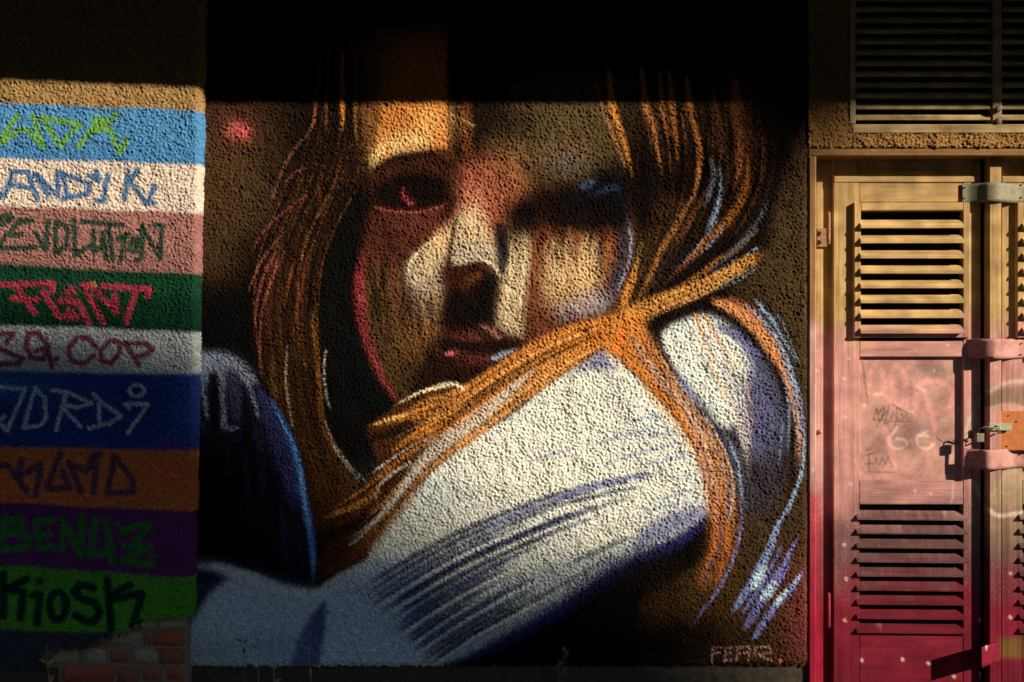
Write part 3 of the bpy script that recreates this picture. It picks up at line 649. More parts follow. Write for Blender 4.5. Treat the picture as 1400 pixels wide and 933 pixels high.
knots([
    ([(846, 438), (770, 458), (705, 492), (660, 522), (612, 546), (560, 568), (502, 584)], [20, 18, 16, 16, 14, 12, 5], (228, 142, 58), .8),
    ([(600, 572), (560, 584), (520, 596), (505, 604)], [10, 22, 14, 4], (54, 30, 16), .85),
    ([(640, 556), (600, 575), (560, 600), (530, 622)], [12, 10, 8, 4], (222, 140, 56), .8),
    ([(640, 538), (624, 526), (604, 528), (572, 538), (536, 556)], [5, 5, 6, 4, 2], (250, 220, 172), .9),
    ([(626, 540), (590, 548), (556, 562)], [6, 12, 4], (180, 118, 54), .8),
    ([(630, 552), (590, 560), (552, 572)], [3, 5, 2], (80, 46, 22), .7),
    ([(560, 565), (530, 574), (504, 583)], [4, 5, 2], (246, 186, 104), .8),
    ([(736, 500), (690, 541), (650, 576), (602, 611), (570, 642), (540, 682), (505, 720), (478, 737)], [5, 20, 26, 24, 16, 10, 7, 3], (208, 194, 172), .92),
    ([(730, 512), (680, 556), (640, 594), (600, 630)], [3, 7, 9, 4], (206, 128, 58), .75),
    ([(722, 546), (694, 568), (668, 584)], [7, 13, 4], (56, 50, 66), .9),
    ([(712, 545), (690, 565), (672, 578)], [4, 8, 3], (60, 36, 20), .8),
    ([(700, 560), (660, 588), (620, 622)], [4, 10, 6], (190, 118, 50), .7),
    ([(596, 594), (560, 612), (524, 636), (504, 650)], [3, 3, 3, 1.5], (240, 230, 214), .9),
    ([(566, 630), (535, 648), (517, 668), (514, 690)], [4, 5, 4, 2], (206, 192, 170), .75),
    ([(580, 650), (560, 668), (545, 690), (530, 700)], [4, 10, 8, 4], (60, 54, 60), .7),
    ([(590, 640), (560, 680), (530, 716), (506, 744), (470, 770)], [6, 14, 18, 20, 14], (150, 90, 34), .75),
    ([(524, 668), (490, 690), (460, 702), (440, 710)], [5, 9, 7, 3], (190, 122, 50), .85),
    ([(520, 700), (490, 715), (450, 735)], [10, 16, 10], (30, 18, 12), .8),
    ([(502, 726), (486, 740), (476, 746)], [3, 4, 2], (214, 204, 186), .7),
    ([(500, 760), (470, 772), (440, 790)], [8, 16, 12], (126, 66, 28), .8),
    ([(846, 434), (900, 414), (960, 390), (1010, 366), (1041, 346)], [22, 20, 16, 18, 14], (212, 140, 62), .92),
    ([(880, 418), (940, 396), (990, 372), (1036, 344)], [3, 6, 8, 6], (238, 176, 92), .7),
    ([(960, 398), (1000, 382), (1036, 360)], [3, 6, 3], (146, 142, 112), .7),
    ([(955, 404), (1000, 388), (1040, 364)], [1.5, 3, 2], (140, 176, 190), .8),
    ([(1020, 350), (1030, 342), (1040, 338)], [1.5, 3, 2], (150, 186, 206), .8),
    ([(905, 420), (950, 404), (1000, 382)], [2, 4, 2], (110, 66, 30), .7),
    ([(858, 442), (846, 470), (838, 478)], [10, 16, 6], (232, 120, 38), .6),
    ([(824, 478), (838, 494), (860, 516)], [3, 5, 3], (250, 210, 160), .9),
    ([(866, 520), (905, 560), (936, 600), (955, 640)], [3, 6, 6, 3], (240, 190, 120), .8),
    ([(886, 530), (925, 572), (952, 615), (966, 670)], [3, 5, 5, 3], (196, 104, 44), .75),
    ([(900, 510), (935, 560), (968, 620), (980, 690), (972, 760), (946, 815)], [3, 5, 6, 8, 7, 3], (200, 106, 44), .75),
    ([(985, 660), (996, 720), (990, 770), (972, 815)], [4, 9, 7, 3], (184, 100, 44), .75),
    ([(980, 700), (986, 735), (972, 770), (955, 800)], [2, 3, 3, 2], (110, 104, 150), .7),
    ([(918, 508), (948, 552), (974, 584), (992, 622), (1000, 660), (998, 700), (993, 715)], [2, 3, 5, 5, 5, 4, 2], (142, 190, 226), .92),
    ([(995, 600), (1010, 640), (1014, 690)], [2, 4, 2], (140, 186, 220), .8),
    ([(1014, 690), (1012, 730), (1000, 770), (984, 803), (963, 832), (942, 862)], [3, 5, 5, 5, 4, 2], (120, 124, 206), .88)])
K.hairs([(846, 430), (760, 457), (690, 496), (640, 532), (556, 562), (504, 586)], [(832, 476), (770, 512), (690, 568), (610, 624), (560, 672), (470, 772)], 150,
        [(250, 194, 122), (240, 160, 78), (130, 70, 28), (80, 42, 19), (228, 142, 60), (50, 28, 15), (40, 24, 14)], (.9, 2.2), (.4, .75), 131, (.08, .2))
K.hairs([(848, 445), (878, 500), (930, 560), (960, 640), (966, 740)], [(890, 446), (908, 500), (955, 560), (1000, 640), (1002, 770)], 110,
        [(250, 196, 124), (150, 82, 34), (232, 140, 58), (110, 58, 26), (190, 104, 44), (150, 180, 200)], (.9, 2.2), (.35, .7), 132, (.08, .25))
K.hairs([(850, 430), (910, 408), (970, 382), (1036, 340)], [(880, 446), (930, 424), (990, 394), (1044, 358)], 50, [(246, 186, 108), (150, 88, 38), (220, 146, 66), (70, 42, 22)], (.9, 2), (.35, .7), 133)
K.hairs([(930, 438), (950, 480), (985, 545), (1012, 610)], [(985, 440), (1005, 480), (1025, 545), (1035, 640)], 26, [(242, 228, 204), (238, 216, 184), (120, 116, 160), (232, 170, 100)], (1.5, 4), (.35, .65), 134)
K.hairs([(1000, 412), (1045, 450), (1072, 510), (1086, 590), (1080, 680)], [(1030, 412), (1070, 462), (1092, 520), (1100, 600), (1092, 680)], 34, [(226, 150, 90), (140, 84, 50), (60, 42, 28), (140, 176, 204)], (.9, 2.2), (.35, .65), 135)
knots([([(736, 500), (690, 541), (650, 576), (602, 611), (570, 642), (540, 682), (505, 720), (478, 737)], [4, 12, 18, 16, 11, 7, 5, 3], (210, 198, 178), .62)])
# light blue and violet lines at the far right
knots([
    ([(1013, 412), (1040, 434), (1066, 468), (1086, 520), (1097, 570), (1099, 620), (1094, 652), (1079, 692), (1061, 722), (1046, 756), (1031, 790)], [2, 4, 4, 5, 4, 4, 5, 6, 5, 6, 3], (140, 186, 220), .88),
    ([(1086, 520), (1097, 570), (1098, 610)], [3, 5, 3], (112, 116, 200), .7),
    ([(1031, 406), (1042, 422), (1056, 438), (1070, 462), (1086, 488), (1096, 506)], [2, 8, 7, 4, 3, 2], (136, 182, 214), .85),
    ([(1060, 424), (1072, 446), (1082, 470), (1092, 496)], [1.5, 3, 2, 1.5], (130, 172, 204), .75),
    ([(1068, 500), (1077, 545), (1079, 580), (1077, 625)], [2, 4, 4, 2], (130, 170, 206), .7),
    ([(1069, 566), (1068, 600), (1064, 640)], [2, 3.5, 2], (120, 160, 190), .7),
    ([(1087, 670), (1070, 712), (1054, 748)], [2, 4, 2], (110, 100, 150), .7)])
for p, wd_, c_ in [
    ([(1066, 718), (1050, 755), (1036, 785), (1012, 822), (999, 840)], [3, 9, 13, 8, 3], (120, 146, 206)),
    ([(1070, 744), (1052, 780), (1030, 816), (1012, 844)], [2, 5, 7, 3], (112, 110, 184)),
    ([(1093, 730), (1072, 772), (1050, 806), (1028, 845), (1017, 862)], [2, 7, 14, 10, 3], (112, 112, 196)),
    ([(1083, 768), (1062, 800), (1034, 828)], [2, 5, 3], (120, 120, 196)),
    ([(1099, 778), (1080, 806), (1056, 834), (1038, 862), (1027, 877)], [2, 9, 9, 7, 3], (120, 128, 206)),
    ([(1046, 775), (1036, 792), (1028, 806)], [6, 13, 5], (190, 224, 238)),
    ([(1060, 795), (1050, 810), (1040, 820)], [5, 13, 5], (186, 220, 238)),
    ([(1076, 806), (1068, 818), (1060, 826)], [4, 9, 4], (204, 226, 240)),
    ([(1095, 786), (1084, 800)], [4, 3], (180, 190, 214))]:
    K.stroke(p, wd_, c_, .85, .6, (.08, .1))
# signature
SG = (206, 146, 124)
for p in ([(974, 905), (974, 886), (986, 885)], [(975, 894), (983, 893)], [(1001, 885), (992, 886), (991, 903), (1001, 902)], [(992, 894), (999, 893)],
          [(1007, 904), (1008, 886), (1024, 884), (1024, 904)], [(1008, 894), (1024, 892)], [(1031, 902), (1032, 885), (1051, 884), (1054, 892), (1036, 895), (1056, 904)]):
    K.stroke(p, 2.6, SG, .75, .4, straight=True)
K.stroke([(1067, 904), (1068, 906)], 4, (220, 120, 110), .9)
# fine overspray
K.a *= (1 + .07 * fft_noise(K.h, K.w, 14, 77))[..., None]
lum = K.a.max(-1, keepdims=True)
K.a *= np.clip((lum / .34) ** .62, .3, 1.06)             # contrast curve, pushes the darker coats deeper
K.a = np.clip(K.a, .003, .86)

# ------------------------------------------------------------------ the striped pilaster
S = Canvas(-110, -140, 300, 930, (172, 130, 70), 5)
def band(y0, y1, c, wob=3, seed=0, gain=1.0):
    r = random.Random(seed)
    xs = np.linspace(-110, 300, 12)
    def edge(ya, yb): return [(x, ya + (yb - ya) * x / 270 + r.uniform(-wob, wob) * .4) for x in xs]
    S.poly(edge(*y0) + edge(*y1)[::-1], c, 1.8, 1, False, gain)
band((143, 151), (222, 228), (68, 140, 188), seed=1)
S.poly([(60, 195), (270, 215), (270, 228), (-110, 225), (-110, 200)], (50, 120, 172), 9, .5)
band((218, 225), (288, 296), (232, 204, 178), seed=2)
band((283, 291), (368, 380), (166, 108, 96), seed=3)
band((362, 375), (450, 460), (14, 62, 38), seed=4)
S.poly([(-110, 372), (280, 385), (280, 405), (-110, 396)], (24, 86, 54), 9, .5)
band((444, 454), (514, 516), (204, 208, 200), seed=5)
band((508, 512), (616, 624), (26, 66, 150), seed=6)
S.blob(10, 525, 60, 14, (50, 130, 190), .6)
band((610, 618), (692, 706), (236, 118, 36), seed=7)
S.blob(233, 640, 26, 20, (246, 96, 40), .6)
band((686, 700), (780, 800), (112, 42, 108), seed=8)
band((771, 792), (866, 876), (86, 168, 30), seed=9)
band((858, 870), (1000, 1010), (64, 66, 76), seed=10)
def letters(f, lst, wd, c, a=.93, k=1.0):
    for p in lst:
        S.stroke(f(*p), wd * 1.12, c, a, .3, straight=True)
A1 = zz(0, 100)
letters(A1, [[(12, 455), (130, 272)], [(12, 458), (150, 365), (190, 372), (288, 478), (222, 278)], [(278, 292), (518, 332), (392, 468), (282, 296)],
             [(512, 470), (640, 300), (605, 298)], [(655, 285), (640, 370)], [(672, 332), (748, 266)], [(600, 380), (700, 352), (768, 512), (815, 418)]], 7, (108, 164, 38))
letters(A1, [[(-20, 740), (0, 768), (44, 790), (98, 636), (190, 636), (255, 818)], [(82, 715), (205, 738)], [(240, 655), (322, 792)], [(245, 655), (382, 790), (374, 632)],
             [(402, 640), (442, 790)], [(402, 642), (580, 712), (562, 772), (412, 806)], [(580, 655), (640, 692), (622, 630)], [(692, 652), (664, 820), (622, 816)],
             [(822, 630), (795, 810)], [(882, 622), (830, 690), (940, 838), (988, 722)], [(978, 828), (984, 832)]], 6.5, (28, 104, 156))
A2 = zz(0, 280)
letters(A2, [[(20, 85), (40, 132)], [(50, 72), (70, 112)], [(76, 66), (96, 92)], [(220, 106), (132, 112), (20, 250), (20, 282), (242, 276)], [(98, 202), (150, 192)],
             [(240, 182), (302, 292), (320, 100)], [(366, 112), (360, 312), (432, 270), (442, 150), (370, 112)], [(480, 100), (490, 322), (592, 255)],
             [(602, 172), (600, 302), (652, 275), (662, 180), (682, 350)], [(530, 110), (792, 132)], [(700, 132), (722, 352)], [(752, 222), (822, 190)], [(802, 200), (770, 362)],
             [(852, 218), (822, 290), (860, 302), (882, 222), (852, 216)], [(912, 132), (902, 350), (868, 356)], [(912, 152), (1022, 350), (1030, 132), (982, 130)]], 6.5, (12, 66, 48))
letters(A2, [[(-20, 512), (5, 512), (350, 504), (345, 552)], [(130, 540), (236, 692)], [(96, 600), (250, 606)], [(290, 556), (380, 712), (502, 722), (450, 672)],
             [(392, 610), (510, 626), (572, 752)], [(540, 516), (662, 752)], [(540, 516), (590, 516), (752, 690), (736, 580)], [(660, 520), (966, 540), (940, 590)], [(870, 540), (810, 752)]], 7, (200, 42, 78))
S.blob(98.5, 398, 6, 5, (206, 48, 84), 1)
S.blob(129, 386.5, 2, 2, (220, 190, 60), .9); S.blob(133, 390, 1.5, 1.5, (220, 190, 60), .8)
A3 = zz(0, 440)
letters(A3, [[(-20, 78), (100, 80), (55, 136)], [(-20, 160), (0, 166), (160, 236), (140, 266), (-20, 272)], [(300, 130), (252, 72), (192, 76), (180, 160), (220, 230), (290, 240), (315, 165), (240, 186)],
             [(315, 150), (340, 290)], [(372, 234), (378, 238)], [(620, 165), (570, 106), (500, 102), (447, 170), (460, 240), (520, 270), (570, 252), (602, 215)],
             [(710, 120), (650, 180), (650, 250), (710, 266), (770, 200), (762, 130), (710, 120)], [(800, 136), (890, 282)], [(800, 136), (930, 140), (976, 176), (940, 206), (870, 226)]], 6.5, (146, 30, 76))
letters(A3, [[(-20, 412), (172, 430), (66, 692), (5, 640), (45, 602)], [(240, 420), (300, 490), (305, 612), (270, 660), (165, 676), (240, 420)], [(345, 436), (440, 450), (592, 520), (500, 546), (430, 532)],
             [(430, 450), (370, 690)], [(420, 560), (522, 666)], [(600, 460), (640, 500), (640, 650)], [(640, 500), (776, 600), (700, 650), (576, 676)],
             [(800, 525), (946, 525), (815, 712)], [(800, 525), (826, 552)],
             [(875 + 46 * math.cos(t * .35), 440 + 36 * math.sin(t * .35)) for t in range(19)]], 4.5, (212, 212, 214))
A4 = zz(0, 600)
letters(A4, [[(-20, 180), (5, 176), (60, 160), (192, 332)], [(150, 140), (128, 225)], [(128, 240), (272, 160), (240, 362)], [(396, 90), (310, 312), (452, 312), (410, 210)], [(450, 150), (526, 332)],
             [(450, 160), (560, 202), (602, 102), (642, 100)], [(622, 120), (605, 342)], [(736, 112), (690, 346), (852, 342), (842, 250), (736, 112)]], 8, (96, 64, 92))
letters(A4, [[(30, 512), (30, 692)], [(-5, 512), (150, 510), (160, 560), (50, 592), (190, 612), (180, 690), (-5, 702)], [(342, 516), (242, 520), (262, 690), (362, 690)], [(262, 610), (332, 610)],
             [(412, 692), (416, 520), (522, 732), (536, 490)], [(612, 510), (590, 742), (702, 722)], [(682, 520), (722, 792)], [(760, 560), (800, 592), (850, 560), (962, 556), (872, 640)],
             [(800, 682), (962, 690), (780, 772), (972, 802), (965, 750)]], 8, (40, 138, 34))
A5 = zz(0, 733)
letters(A5, [[(40, 240), (40, 502)], [(60, 332), (190, 266)], [(60, 332), (165, 350), (145, 512)], [(225, 370), (266, 370), (250, 552)],
             [(380 + 52 * math.cos(t * .35), 440 + 86 * math.sin(t * .35)) for t in range(19)],
             [(602, 330), (560, 308), (520, 312), (482, 346), (510, 390), (610, 422), (642, 480), (612, 540), (552, 542), (492, 502)], [(690, 280), (716, 590)], [(722, 372), (832, 310)], [(722, 402), (912, 366), (850, 572), (902, 560)]], 10, (16, 34, 48))
S.blob(57, 794, 6, 5, (16, 34, 48), 1)
S.a *= (1 + .08 * fft_noise(S.h, S.w, 12, 78))[..., None]
g_ = S.a.mean(-1, keepdims=True)
S.a = np.clip((S.a * .88 + g_ * .12) * .86, .003, .86)

# ------------------------------------------------------------------ paint on the door: bare wood, then sprayed pink, then crimson
Dr = Canvas(1090, -150, 1640, 1000, (204, 162, 102), 6)
Dr.a *= (1 + .10 * fft_noise(Dr.h, Dr.w, 40, 12))[..., None]
yy = Dr.Y + 7 * fft_noise(Dr.h, Dr.w, 60, 13) + .02 * (Dr.X - 1150)
def cover(y0, y1, c, a=1.0):
    t = np.clip((yy - y0) / (y1 - y0), 0, 1); Dr.mix(t * t * (3 - 2 * t) * a, C(c))
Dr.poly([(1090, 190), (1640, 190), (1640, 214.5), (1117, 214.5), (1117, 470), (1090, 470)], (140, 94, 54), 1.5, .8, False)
cover(425, 475, (214, 150, 134))
cover(590, 700, (186, 128, 118), .7)
cover(655, 750, (100, 64, 60), .85)
cover(750, 840, (128, 18, 40), .95)
cover(850, 930, (112, 12, 36), .75)
Dr.poly([(1090, 660), (1124, 680), (1124, 1000), (1090, 1000)], (180, 30, 56), 12, .8, False)
Dr.poly([(1090, 440), (1124, 440), (1124, 660), (1090, 660)], (206, 158, 146), 14, .6, False)
Dr.poly([(1328, 690), (1640, 690), (1640, 740), (1328, 750)], (150, 124, 92), 14, .6, False)
Dr.poly([(1366, 873), (1640, 873), (1640, 898), (1366, 900)], (112, 86, 36), 3, .85, False)
# panel scrawls
B1 = zz(1160, 480, 5.183)
Dr.poly(B1((90, 70), (760, 70), (760, 900), (90, 900)), (204, 152, 130), 6, .6, False)
Dr.blob(1270, 505, 26, 14, (150, 122, 110), .6); Dr.blob(1250, 590, 30, 14, (150, 110, 108), .6); Dr.blob(1290, 545, 14, 12, (160, 122, 100), .6)
Dr.blob(1195, 520, 10, 12, (168, 128, 96), .6); Dr.blob(1200, 610, 24, 14, (176, 122, 112), .5)
PK = (222, 138, 126)
for p in ([(150, 300), (150, 180), (195, 105), (245, 160), (250, 250), (225, 310), (160, 310)], [(320, 290), (310, 150), (345, 110), (390, 150), (405, 260)], [(270, 320), (360, 380), (420, 330), (440, 290), (480, 300), (470, 460)],
          [(400, 300), (410, 400)], [(490, 250), (560, 215), (660, 220), (740, 300), (710, 400), (600, 440), (530, 300), (510, 250)], [(600, 440), (610, 560)], [(250, 540), (300, 680), (330, 830)], [(540, 720), (580, 790)]):
    Dr.stroke(B1(*p), 7.5, (236, 160, 146), .85, .5)
for p in ([(345, 545), (285, 630), (330, 690), (400, 680), (410, 640), (340, 620)], [(560, 570), (490, 610), (500, 680), (560, 690), (605, 660)], [(490, 600), (560, 605)]):
    Dr.stroke(B1(*p), 3.2, (244, 206, 172), .62, .8)
for p in ([(480, 250), (545, 280)], [(190, 310), (235, 305)], [(420, 430), (465, 432)]):
    Dr.stroke(B1(*p), 2.5, (244, 206, 176), .7, .5)
SCR = (78, 56, 46)
for p in ([(175, 485), (200, 400), (215, 490)], [(210, 440), (250, 400), (260, 440), (225, 495)], [(290, 380), (255, 520), (285, 510)], [(300, 480), (320, 430), (340, 480), (325, 540)], [(340, 400), (350, 490), (395, 480), (350, 400)],
          [(430, 440), (400, 460), (430, 495)], [(175, 485), (300, 500), (430, 500)], [(200, 535), (250, 440)], [(310, 380), (420, 440)],
          [(100, 745), (180, 725)], [(145, 730), (145, 830)], [(120, 800), (190, 795), (200, 760)], [(215, 810), (240, 760), (260, 805), (280, 750), (310, 820)], [(140, 855), (330, 862)], [(130, 710), (180, 670)]):
    Dr.stroke(B1(*p), 1.4, SCR, .75, .4, straight=True)
Dr.stroke(B1((100, 80), (110, 160), (118, 250), (135, 325)), 1.6, (110, 82, 66), .6)
Dr.stroke(B1((625, 615), (660, 640)), 2.4, (120, 70, 66), .8); Dr.stroke(B1((745, 635), (800, 665)), 2.2, (90, 60, 54), .8)
Dr.stroke([(1298, 607), (1301, 630), (1303, 655), (1302, 680), (1296, 700), (1288, 706)], 2, (206, 190, 160), .75)
# splashed dots
for x, y, r in [(1161, 490, 3.2), (1117, 507, 3), (1154, 518, 2.2), (1182, 554, 3), (1155, 570, 2.4), (1251, 478, 2.4), (1296, 472, 2.6), (1333, 507, 2.2), (1163, 662, 3), (1251, 671, 2.6), (1272, 675, 2.2),
                (1154, 745, 1.8), (1157, 792, 3), (1155, 848, 2.8), (1205, 857, 2.8), (1204, 792, 1.8), (1178, 903, 3), (1234, 902, 2.6), (1269, 907, 2.8), (1304, 925, 2.6), (1340, 848, 2.6), (1341, 922, 3.2), (1341, 926, 2.6),
                (1381, 784, 2.6), (1381, 844, 2.8), (1329, 690, 2), (1262, 763, 2), (1112, 642, 2.6), (1119, 480, 2), (1277, 507, 1.8), (1362, 502, 1.4)]:
    x += 0; Dr.stroke([(x, y - .4), (x + .3, y + .5)], r * 1.25, (240, 208, 176), .8, .6)
# pale arcs and crumpled figure at the meeting stiles
for p, wd_ in [([(1320, 590), (1330, 566), (1347, 542), (1372, 525), (1400, 522), (1440, 530)], 4), ([(1322, 600), (1338, 570), (1360, 556), (1385, 553), (1410, 560)], 3.5),
               ([(1332, 660), (1342, 680), (1362, 672), (1372, 650)], 4), ([(1360, 668), (1380, 676), (1395, 660), (1392, 645), (1375, 648)], 4), ([(1345, 690), (1365, 705), (1400, 700)], 5)]:
    Dr.stroke(p, wd_, (222, 206, 170), .75, .5)
Dr.poly([(1348, 545), (1372, 530), (1420, 530), (1420, 560), (1380, 552), (1350, 558)], (140, 112, 84), 4, .8)
Dr.poly([(1368, 645), (1400, 640), (1420, 690), (1380, 690), (1345, 690), (1352, 668)], (170, 146, 106), 5, .7)
for cx, cy, rr in ((1155, 612, 15), (1156, 640, 16)):
    Dr.stroke([(cx + rr * math.cos(t * .4), cy + rr * math.sin(t * .4)) for t in range(6, 18)], 1.4, (226, 182, 160), .6)
Dr.a = np.clip(Dr.a, .004, .8)
# the wall over the door shares the canvas scale but keeps its ochre coat

# ------------------------------------------------------------------ setting
me = pydata('ground', [(-300, -300, 0), (300, -300, 0), (300, 40, 0), (-300, 40, 0)], [(0, 1, 2, 3)])
tag(link('ground', me, M_GROUND), 'bare dark yard ground in front of the painted garages', 'ground', kind='structure')

def relief(h, wd, step, seed, amp=1.0):
    """rough-cast plaster: rounded grains, creases, broad trowel waves and a few pits; metres"""
    k = 1 / step
    a = np.abs(fft_noise(h, wd, 13 * k, seed)); b = fft_noise(h, wd, 6.4 * k, seed + 1, .9)
    c = fft_noise(h, wd, 3.6 * k, seed + 2, .8); d = fft_noise(h, wd, 60 * k, seed + 3)
    p = fft_noise(h, wd, 10 * k, seed + 4); wv = fft_noise(h, wd, 26 * k, seed + 5)
    pit = np.clip(p - 1.9, 0, 1)
    q = np.clip(fft_noise(h, wd, 8 * k, seed + 6, .8) - 1.15, 0, 1.3)
    H = .0017 * b + .00125 * c + .0009 * wv + .0015 * d + .0004 * a - .0034 * q - .005 * pit
    return H * amp, pit

# ------------------------------------------------------------------ mural wall
STEP = 1.12
xs = np.arange(252, 1104.6, STEP); ys = np.arange(-125, 913, STEP)
GX, GY = np.meshgrid(xs, ys)
H, pit = relief(*GX.shape, STEP, 100)
jx = .6 * fft_noise(*GX.shape, 4.5, 40); jy = .6 * fft_noise(*GX.shape, 4.5, 41)
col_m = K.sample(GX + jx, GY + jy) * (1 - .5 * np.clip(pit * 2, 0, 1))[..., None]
edge = np.clip((GX - 1097) / 8, 0, 1) ** 2 * .012
low = np.clip((GY - 903) / 9, 0, 1) ** 2 * .014
fr = .6 * fft_noise(*GX.shape, 9, 43)
P = np.stack([PX(GX), -H + edge + low, PZ(GY + np.where(GY > 905, fr * 1.5, 0))], -1)
wall = tag(empty('mural_wall', (.0, .1, 0)), 'rough plaster wall panel with a sprayed mural of a half hidden face with long orange hair', 'wall')
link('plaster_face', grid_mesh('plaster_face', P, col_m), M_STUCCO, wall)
x0, x1 = float(PX(240)), float(PX(1104.4))
link('wall_core', box_mesh('wall_core', x0, x1, .016, .35, float(PZ(912)), 3.42), M_CORE, wall)
# plinth below the plaster
gx = np.arange(232, 1112, 3.0); gy = np.arange(911, 975, 3.0); QX, QY = np.meshgrid(gx, gy)
hp = .0012 * fft_noise(*QX.shape, 6, 51) + .0015 * fft_noise(*QX.shape, 25, 52)
link('plinth', grid_mesh('plinth', np.stack([PX(QX), .022 + hp, PZ(QY)], -1)), M_CONC, wall)

# ------------------------------------------------------------------ striped pilaster: face, rounded arris and return in one sheet
pil = tag(empty('striped_pilaster', (-1.8, 0, 0)), 'plaster pilaster painted in coloured bands with graffiti names and bare brick at its foot', 'pilaster')
def proud(px): return .064 + np.clip(270 - px, 0, 400) / 270 * .03
us = np.concatenate([np.arange(-100, 256, STEP), 256 + np.arange(0, 46, 1.0)])
vsy = np.arange(-125, 972, STEP)
UX, VY = np.meshgrid(us, vsy)
H, pit = relief(*UX.shape, STEP, 200)
edge_px = 274 - 14 * np.clip((VY - 130) / 780, -.3, 1.2)            # the arris leans
rad = 9.0                                                            # arris radius, pixels
s_ = UX - 256 + (274 - edge_px) * 0                                  # run along the profile after px 256
flat = np.minimum(UX, 256.0)
# stretch the face so that it ends where the leaning arris begins
face_x = -100 + (flat + 100) * ((edge_px - rad + 100) / 356.0)
th = np.clip(s_ / (rad * 1.5708), 0, 1) * (math.pi / 2); ret = np.clip(s_ - rad * 1.5708, 0, None)
pxx = face_x + np.where(s_ > 0, rad * np.sin(th), 0)
dep = np.where(s_ > 0, rad * (1 - np.cos(th)), 0) + ret              # pixels back from the face
nx = np.where(s_ > 0, np.sin(th), 0); ny = np.where(s_ > 0, np.cos(th), 1)
pr = proud(face_x)
X = PX(pxx, -.07) + nx * H
Yp = -pr + dep * (DIST / F) - ny * H
Zp = PZ(VY, -.07)
cj = S.sample(np.minimum(pxx, 268) + .6 * fft_noise(*UX.shape, 4.5, 44), VY + .6 * fft_noise(*UX.shape, 4.5, 45)) * (1 - .5 * np.clip(pit * 2, 0, 1))[..., None]
# plaster fallen off at the foot
lost = [(272, 846), (230, 848), (202, 851), (188, 859), (178, 866), (150, 872), (132, 878), (118, 888), (100, 889), (66, 889), (60, 902), (72, 912), (84, 935), (88, 980), (300, 980), (300, 846)]
jag = 2.2 * fft_noise(*UX.shape, 9, 46) + 1.2 * fft_noise(*UX.shape, 4, 47)
TX = pxx + jag; TY = VY + jag
ins = np.zeros(UX.shape, bool)
for (ax, ay), (bx, by) in zip(lost, lost[1:] + lost[:1]):
    if ay != by:
        ins ^= ((ay > TY) != (by > TY)) & (TX < (bx - ax) * (TY - ay) / (by - ay) + ax)
ins |= (VY > 914) & (pxx < 95)
keep = ~(ins[:-1, :-1] | ins[1:, 1:] | ins[:-1, 1:] | ins[1:, :-1])
link('plaster_face', grid_mesh('plaster_face', np.stack([X, Yp, Zp], -1), cj, keep), M_STUCCO, pil)
# torn plaster edge has thickness: a second skin just behind
Xe, Ye, Ze = (a[::3, ::3] for a in (PX(np.minimum(pxx, edge_px - 4), -.07), Yp + .012, Zp))
kb = ~(ins[::3, ::3][:-1, :-1] | ins[::3, ::3][1:, 1:])
link('plaster_back', grid_mesh('plaster_back', np.stack([Xe, Ye, Ze], -1), None, kb), M_MORTAR, pil)
# brickwork behind
px1 = 253.0
link('mortar_bed', box_mesh('mortar_bed', float(PX(-100, -.07)), float(PX(px1, -.07)), -.045, .3, 0, 3.42), M_MORTAR, pil)
rows = [(849, 861.5), (864.5, 884.5), (888.5, 909.5), (913, 934), (937, 958), (961, 972)]
bricks = [[(150, 211, 1), (216, 251, 1)], [(120, 146, 2), (149, 192, 1), (195, 204, 2), (207, 251, 0)], [(66, 106, 1), (110, 143, 1), (147, 177, 2), (180, 214, 1), (217, 251, 2)],
          [(82, 155, 0), (158, 188, 2), (191, 222, 2), (225, 251, 0)], [(86, 120, 2), (123, 180, 0), (183, 215, 2), (218, 251, 0)], [(86, 140, 0), (143, 200, 2), (203, 251, 0)]]
for (ya, yb), rw in zip(rows, bricks):
    for xa, xb, mt in rw:
        dx = random.uniform(-.003, .003); d0 = -.062 + random.uniform(-.004, .004)
        nxg = max(4, int((xb - xa) / 5)); nyg = 5
        bx, by = np.meshgrid(np.linspace(xa, xb, nxg), np.linspace(ya, yb, nyg))
        ex = np.minimum.reduce([bx - xa, xb - bx, by - ya, yb - by])
        yv = d0 + np.where(ex <= 0, .02, 0) + .0018 * rng.standard_normal(bx.shape)
        sh = np.where(ex <= 0, .6, 0)
        me = grid_mesh('brick', np.stack([PX(bx + rng.uniform(-.5, .5, bx.shape), -.06), yv, PZ(by + rng.uniform(-.5, .5, bx.shape), -.06)], -1))
        link('brick', me, M_BRICK[mt], pil)
# smooth base block at the far left
link('base_block', box_mesh('base_block', float(PX(-100, -.07)), float(PX(76, -.07)), -.075, -.03, 0, float(PZ(915, -.07)), .006), M_CONC, pil)

# ------------------------------------------------------------------ wall over the door
Dw = Canvas(1090, -150, 1640, 260, (182, 132, 74), 8)
Dw.blob(1130, 120, 40, 90, (112, 76, 42), .7)  # soft shade of the bough painted into the ochre
lint = tag(empty('lintel_wall', (1.9, .1, 2.3)), 'ochre pitted plaster wall over the louvred door around the vent', 'wall')
def plaster_patch(xa, xb, ya, yb, seed, amp=1.0):
    gx = np.arange(xa, xb + .1, STEP); gy = np.arange(ya, yb + .1, STEP); QX, QY = np.meshgrid(gx, gy)
    Hh, pt = relief(*QX.shape, STEP, seed, amp)
    bot = np.clip((QY - (yb - 3)) / 3, 0, 1) ** 2 * .01
    cc = Dw.sample(QX, QY) * (1 - .6 * np.clip(pt * 2, 0, 1))[..., None]
    fr = fft_noise(*QX.shape, 8, seed + 9) * .8
    link('plaster_face', grid_mesh('plaster_face', np.stack([PX(QX), -Hh + bot, PZ(QY + np.where(QY > yb - 4, fr, 0))], -1), cc), M_STUCCO, lint)
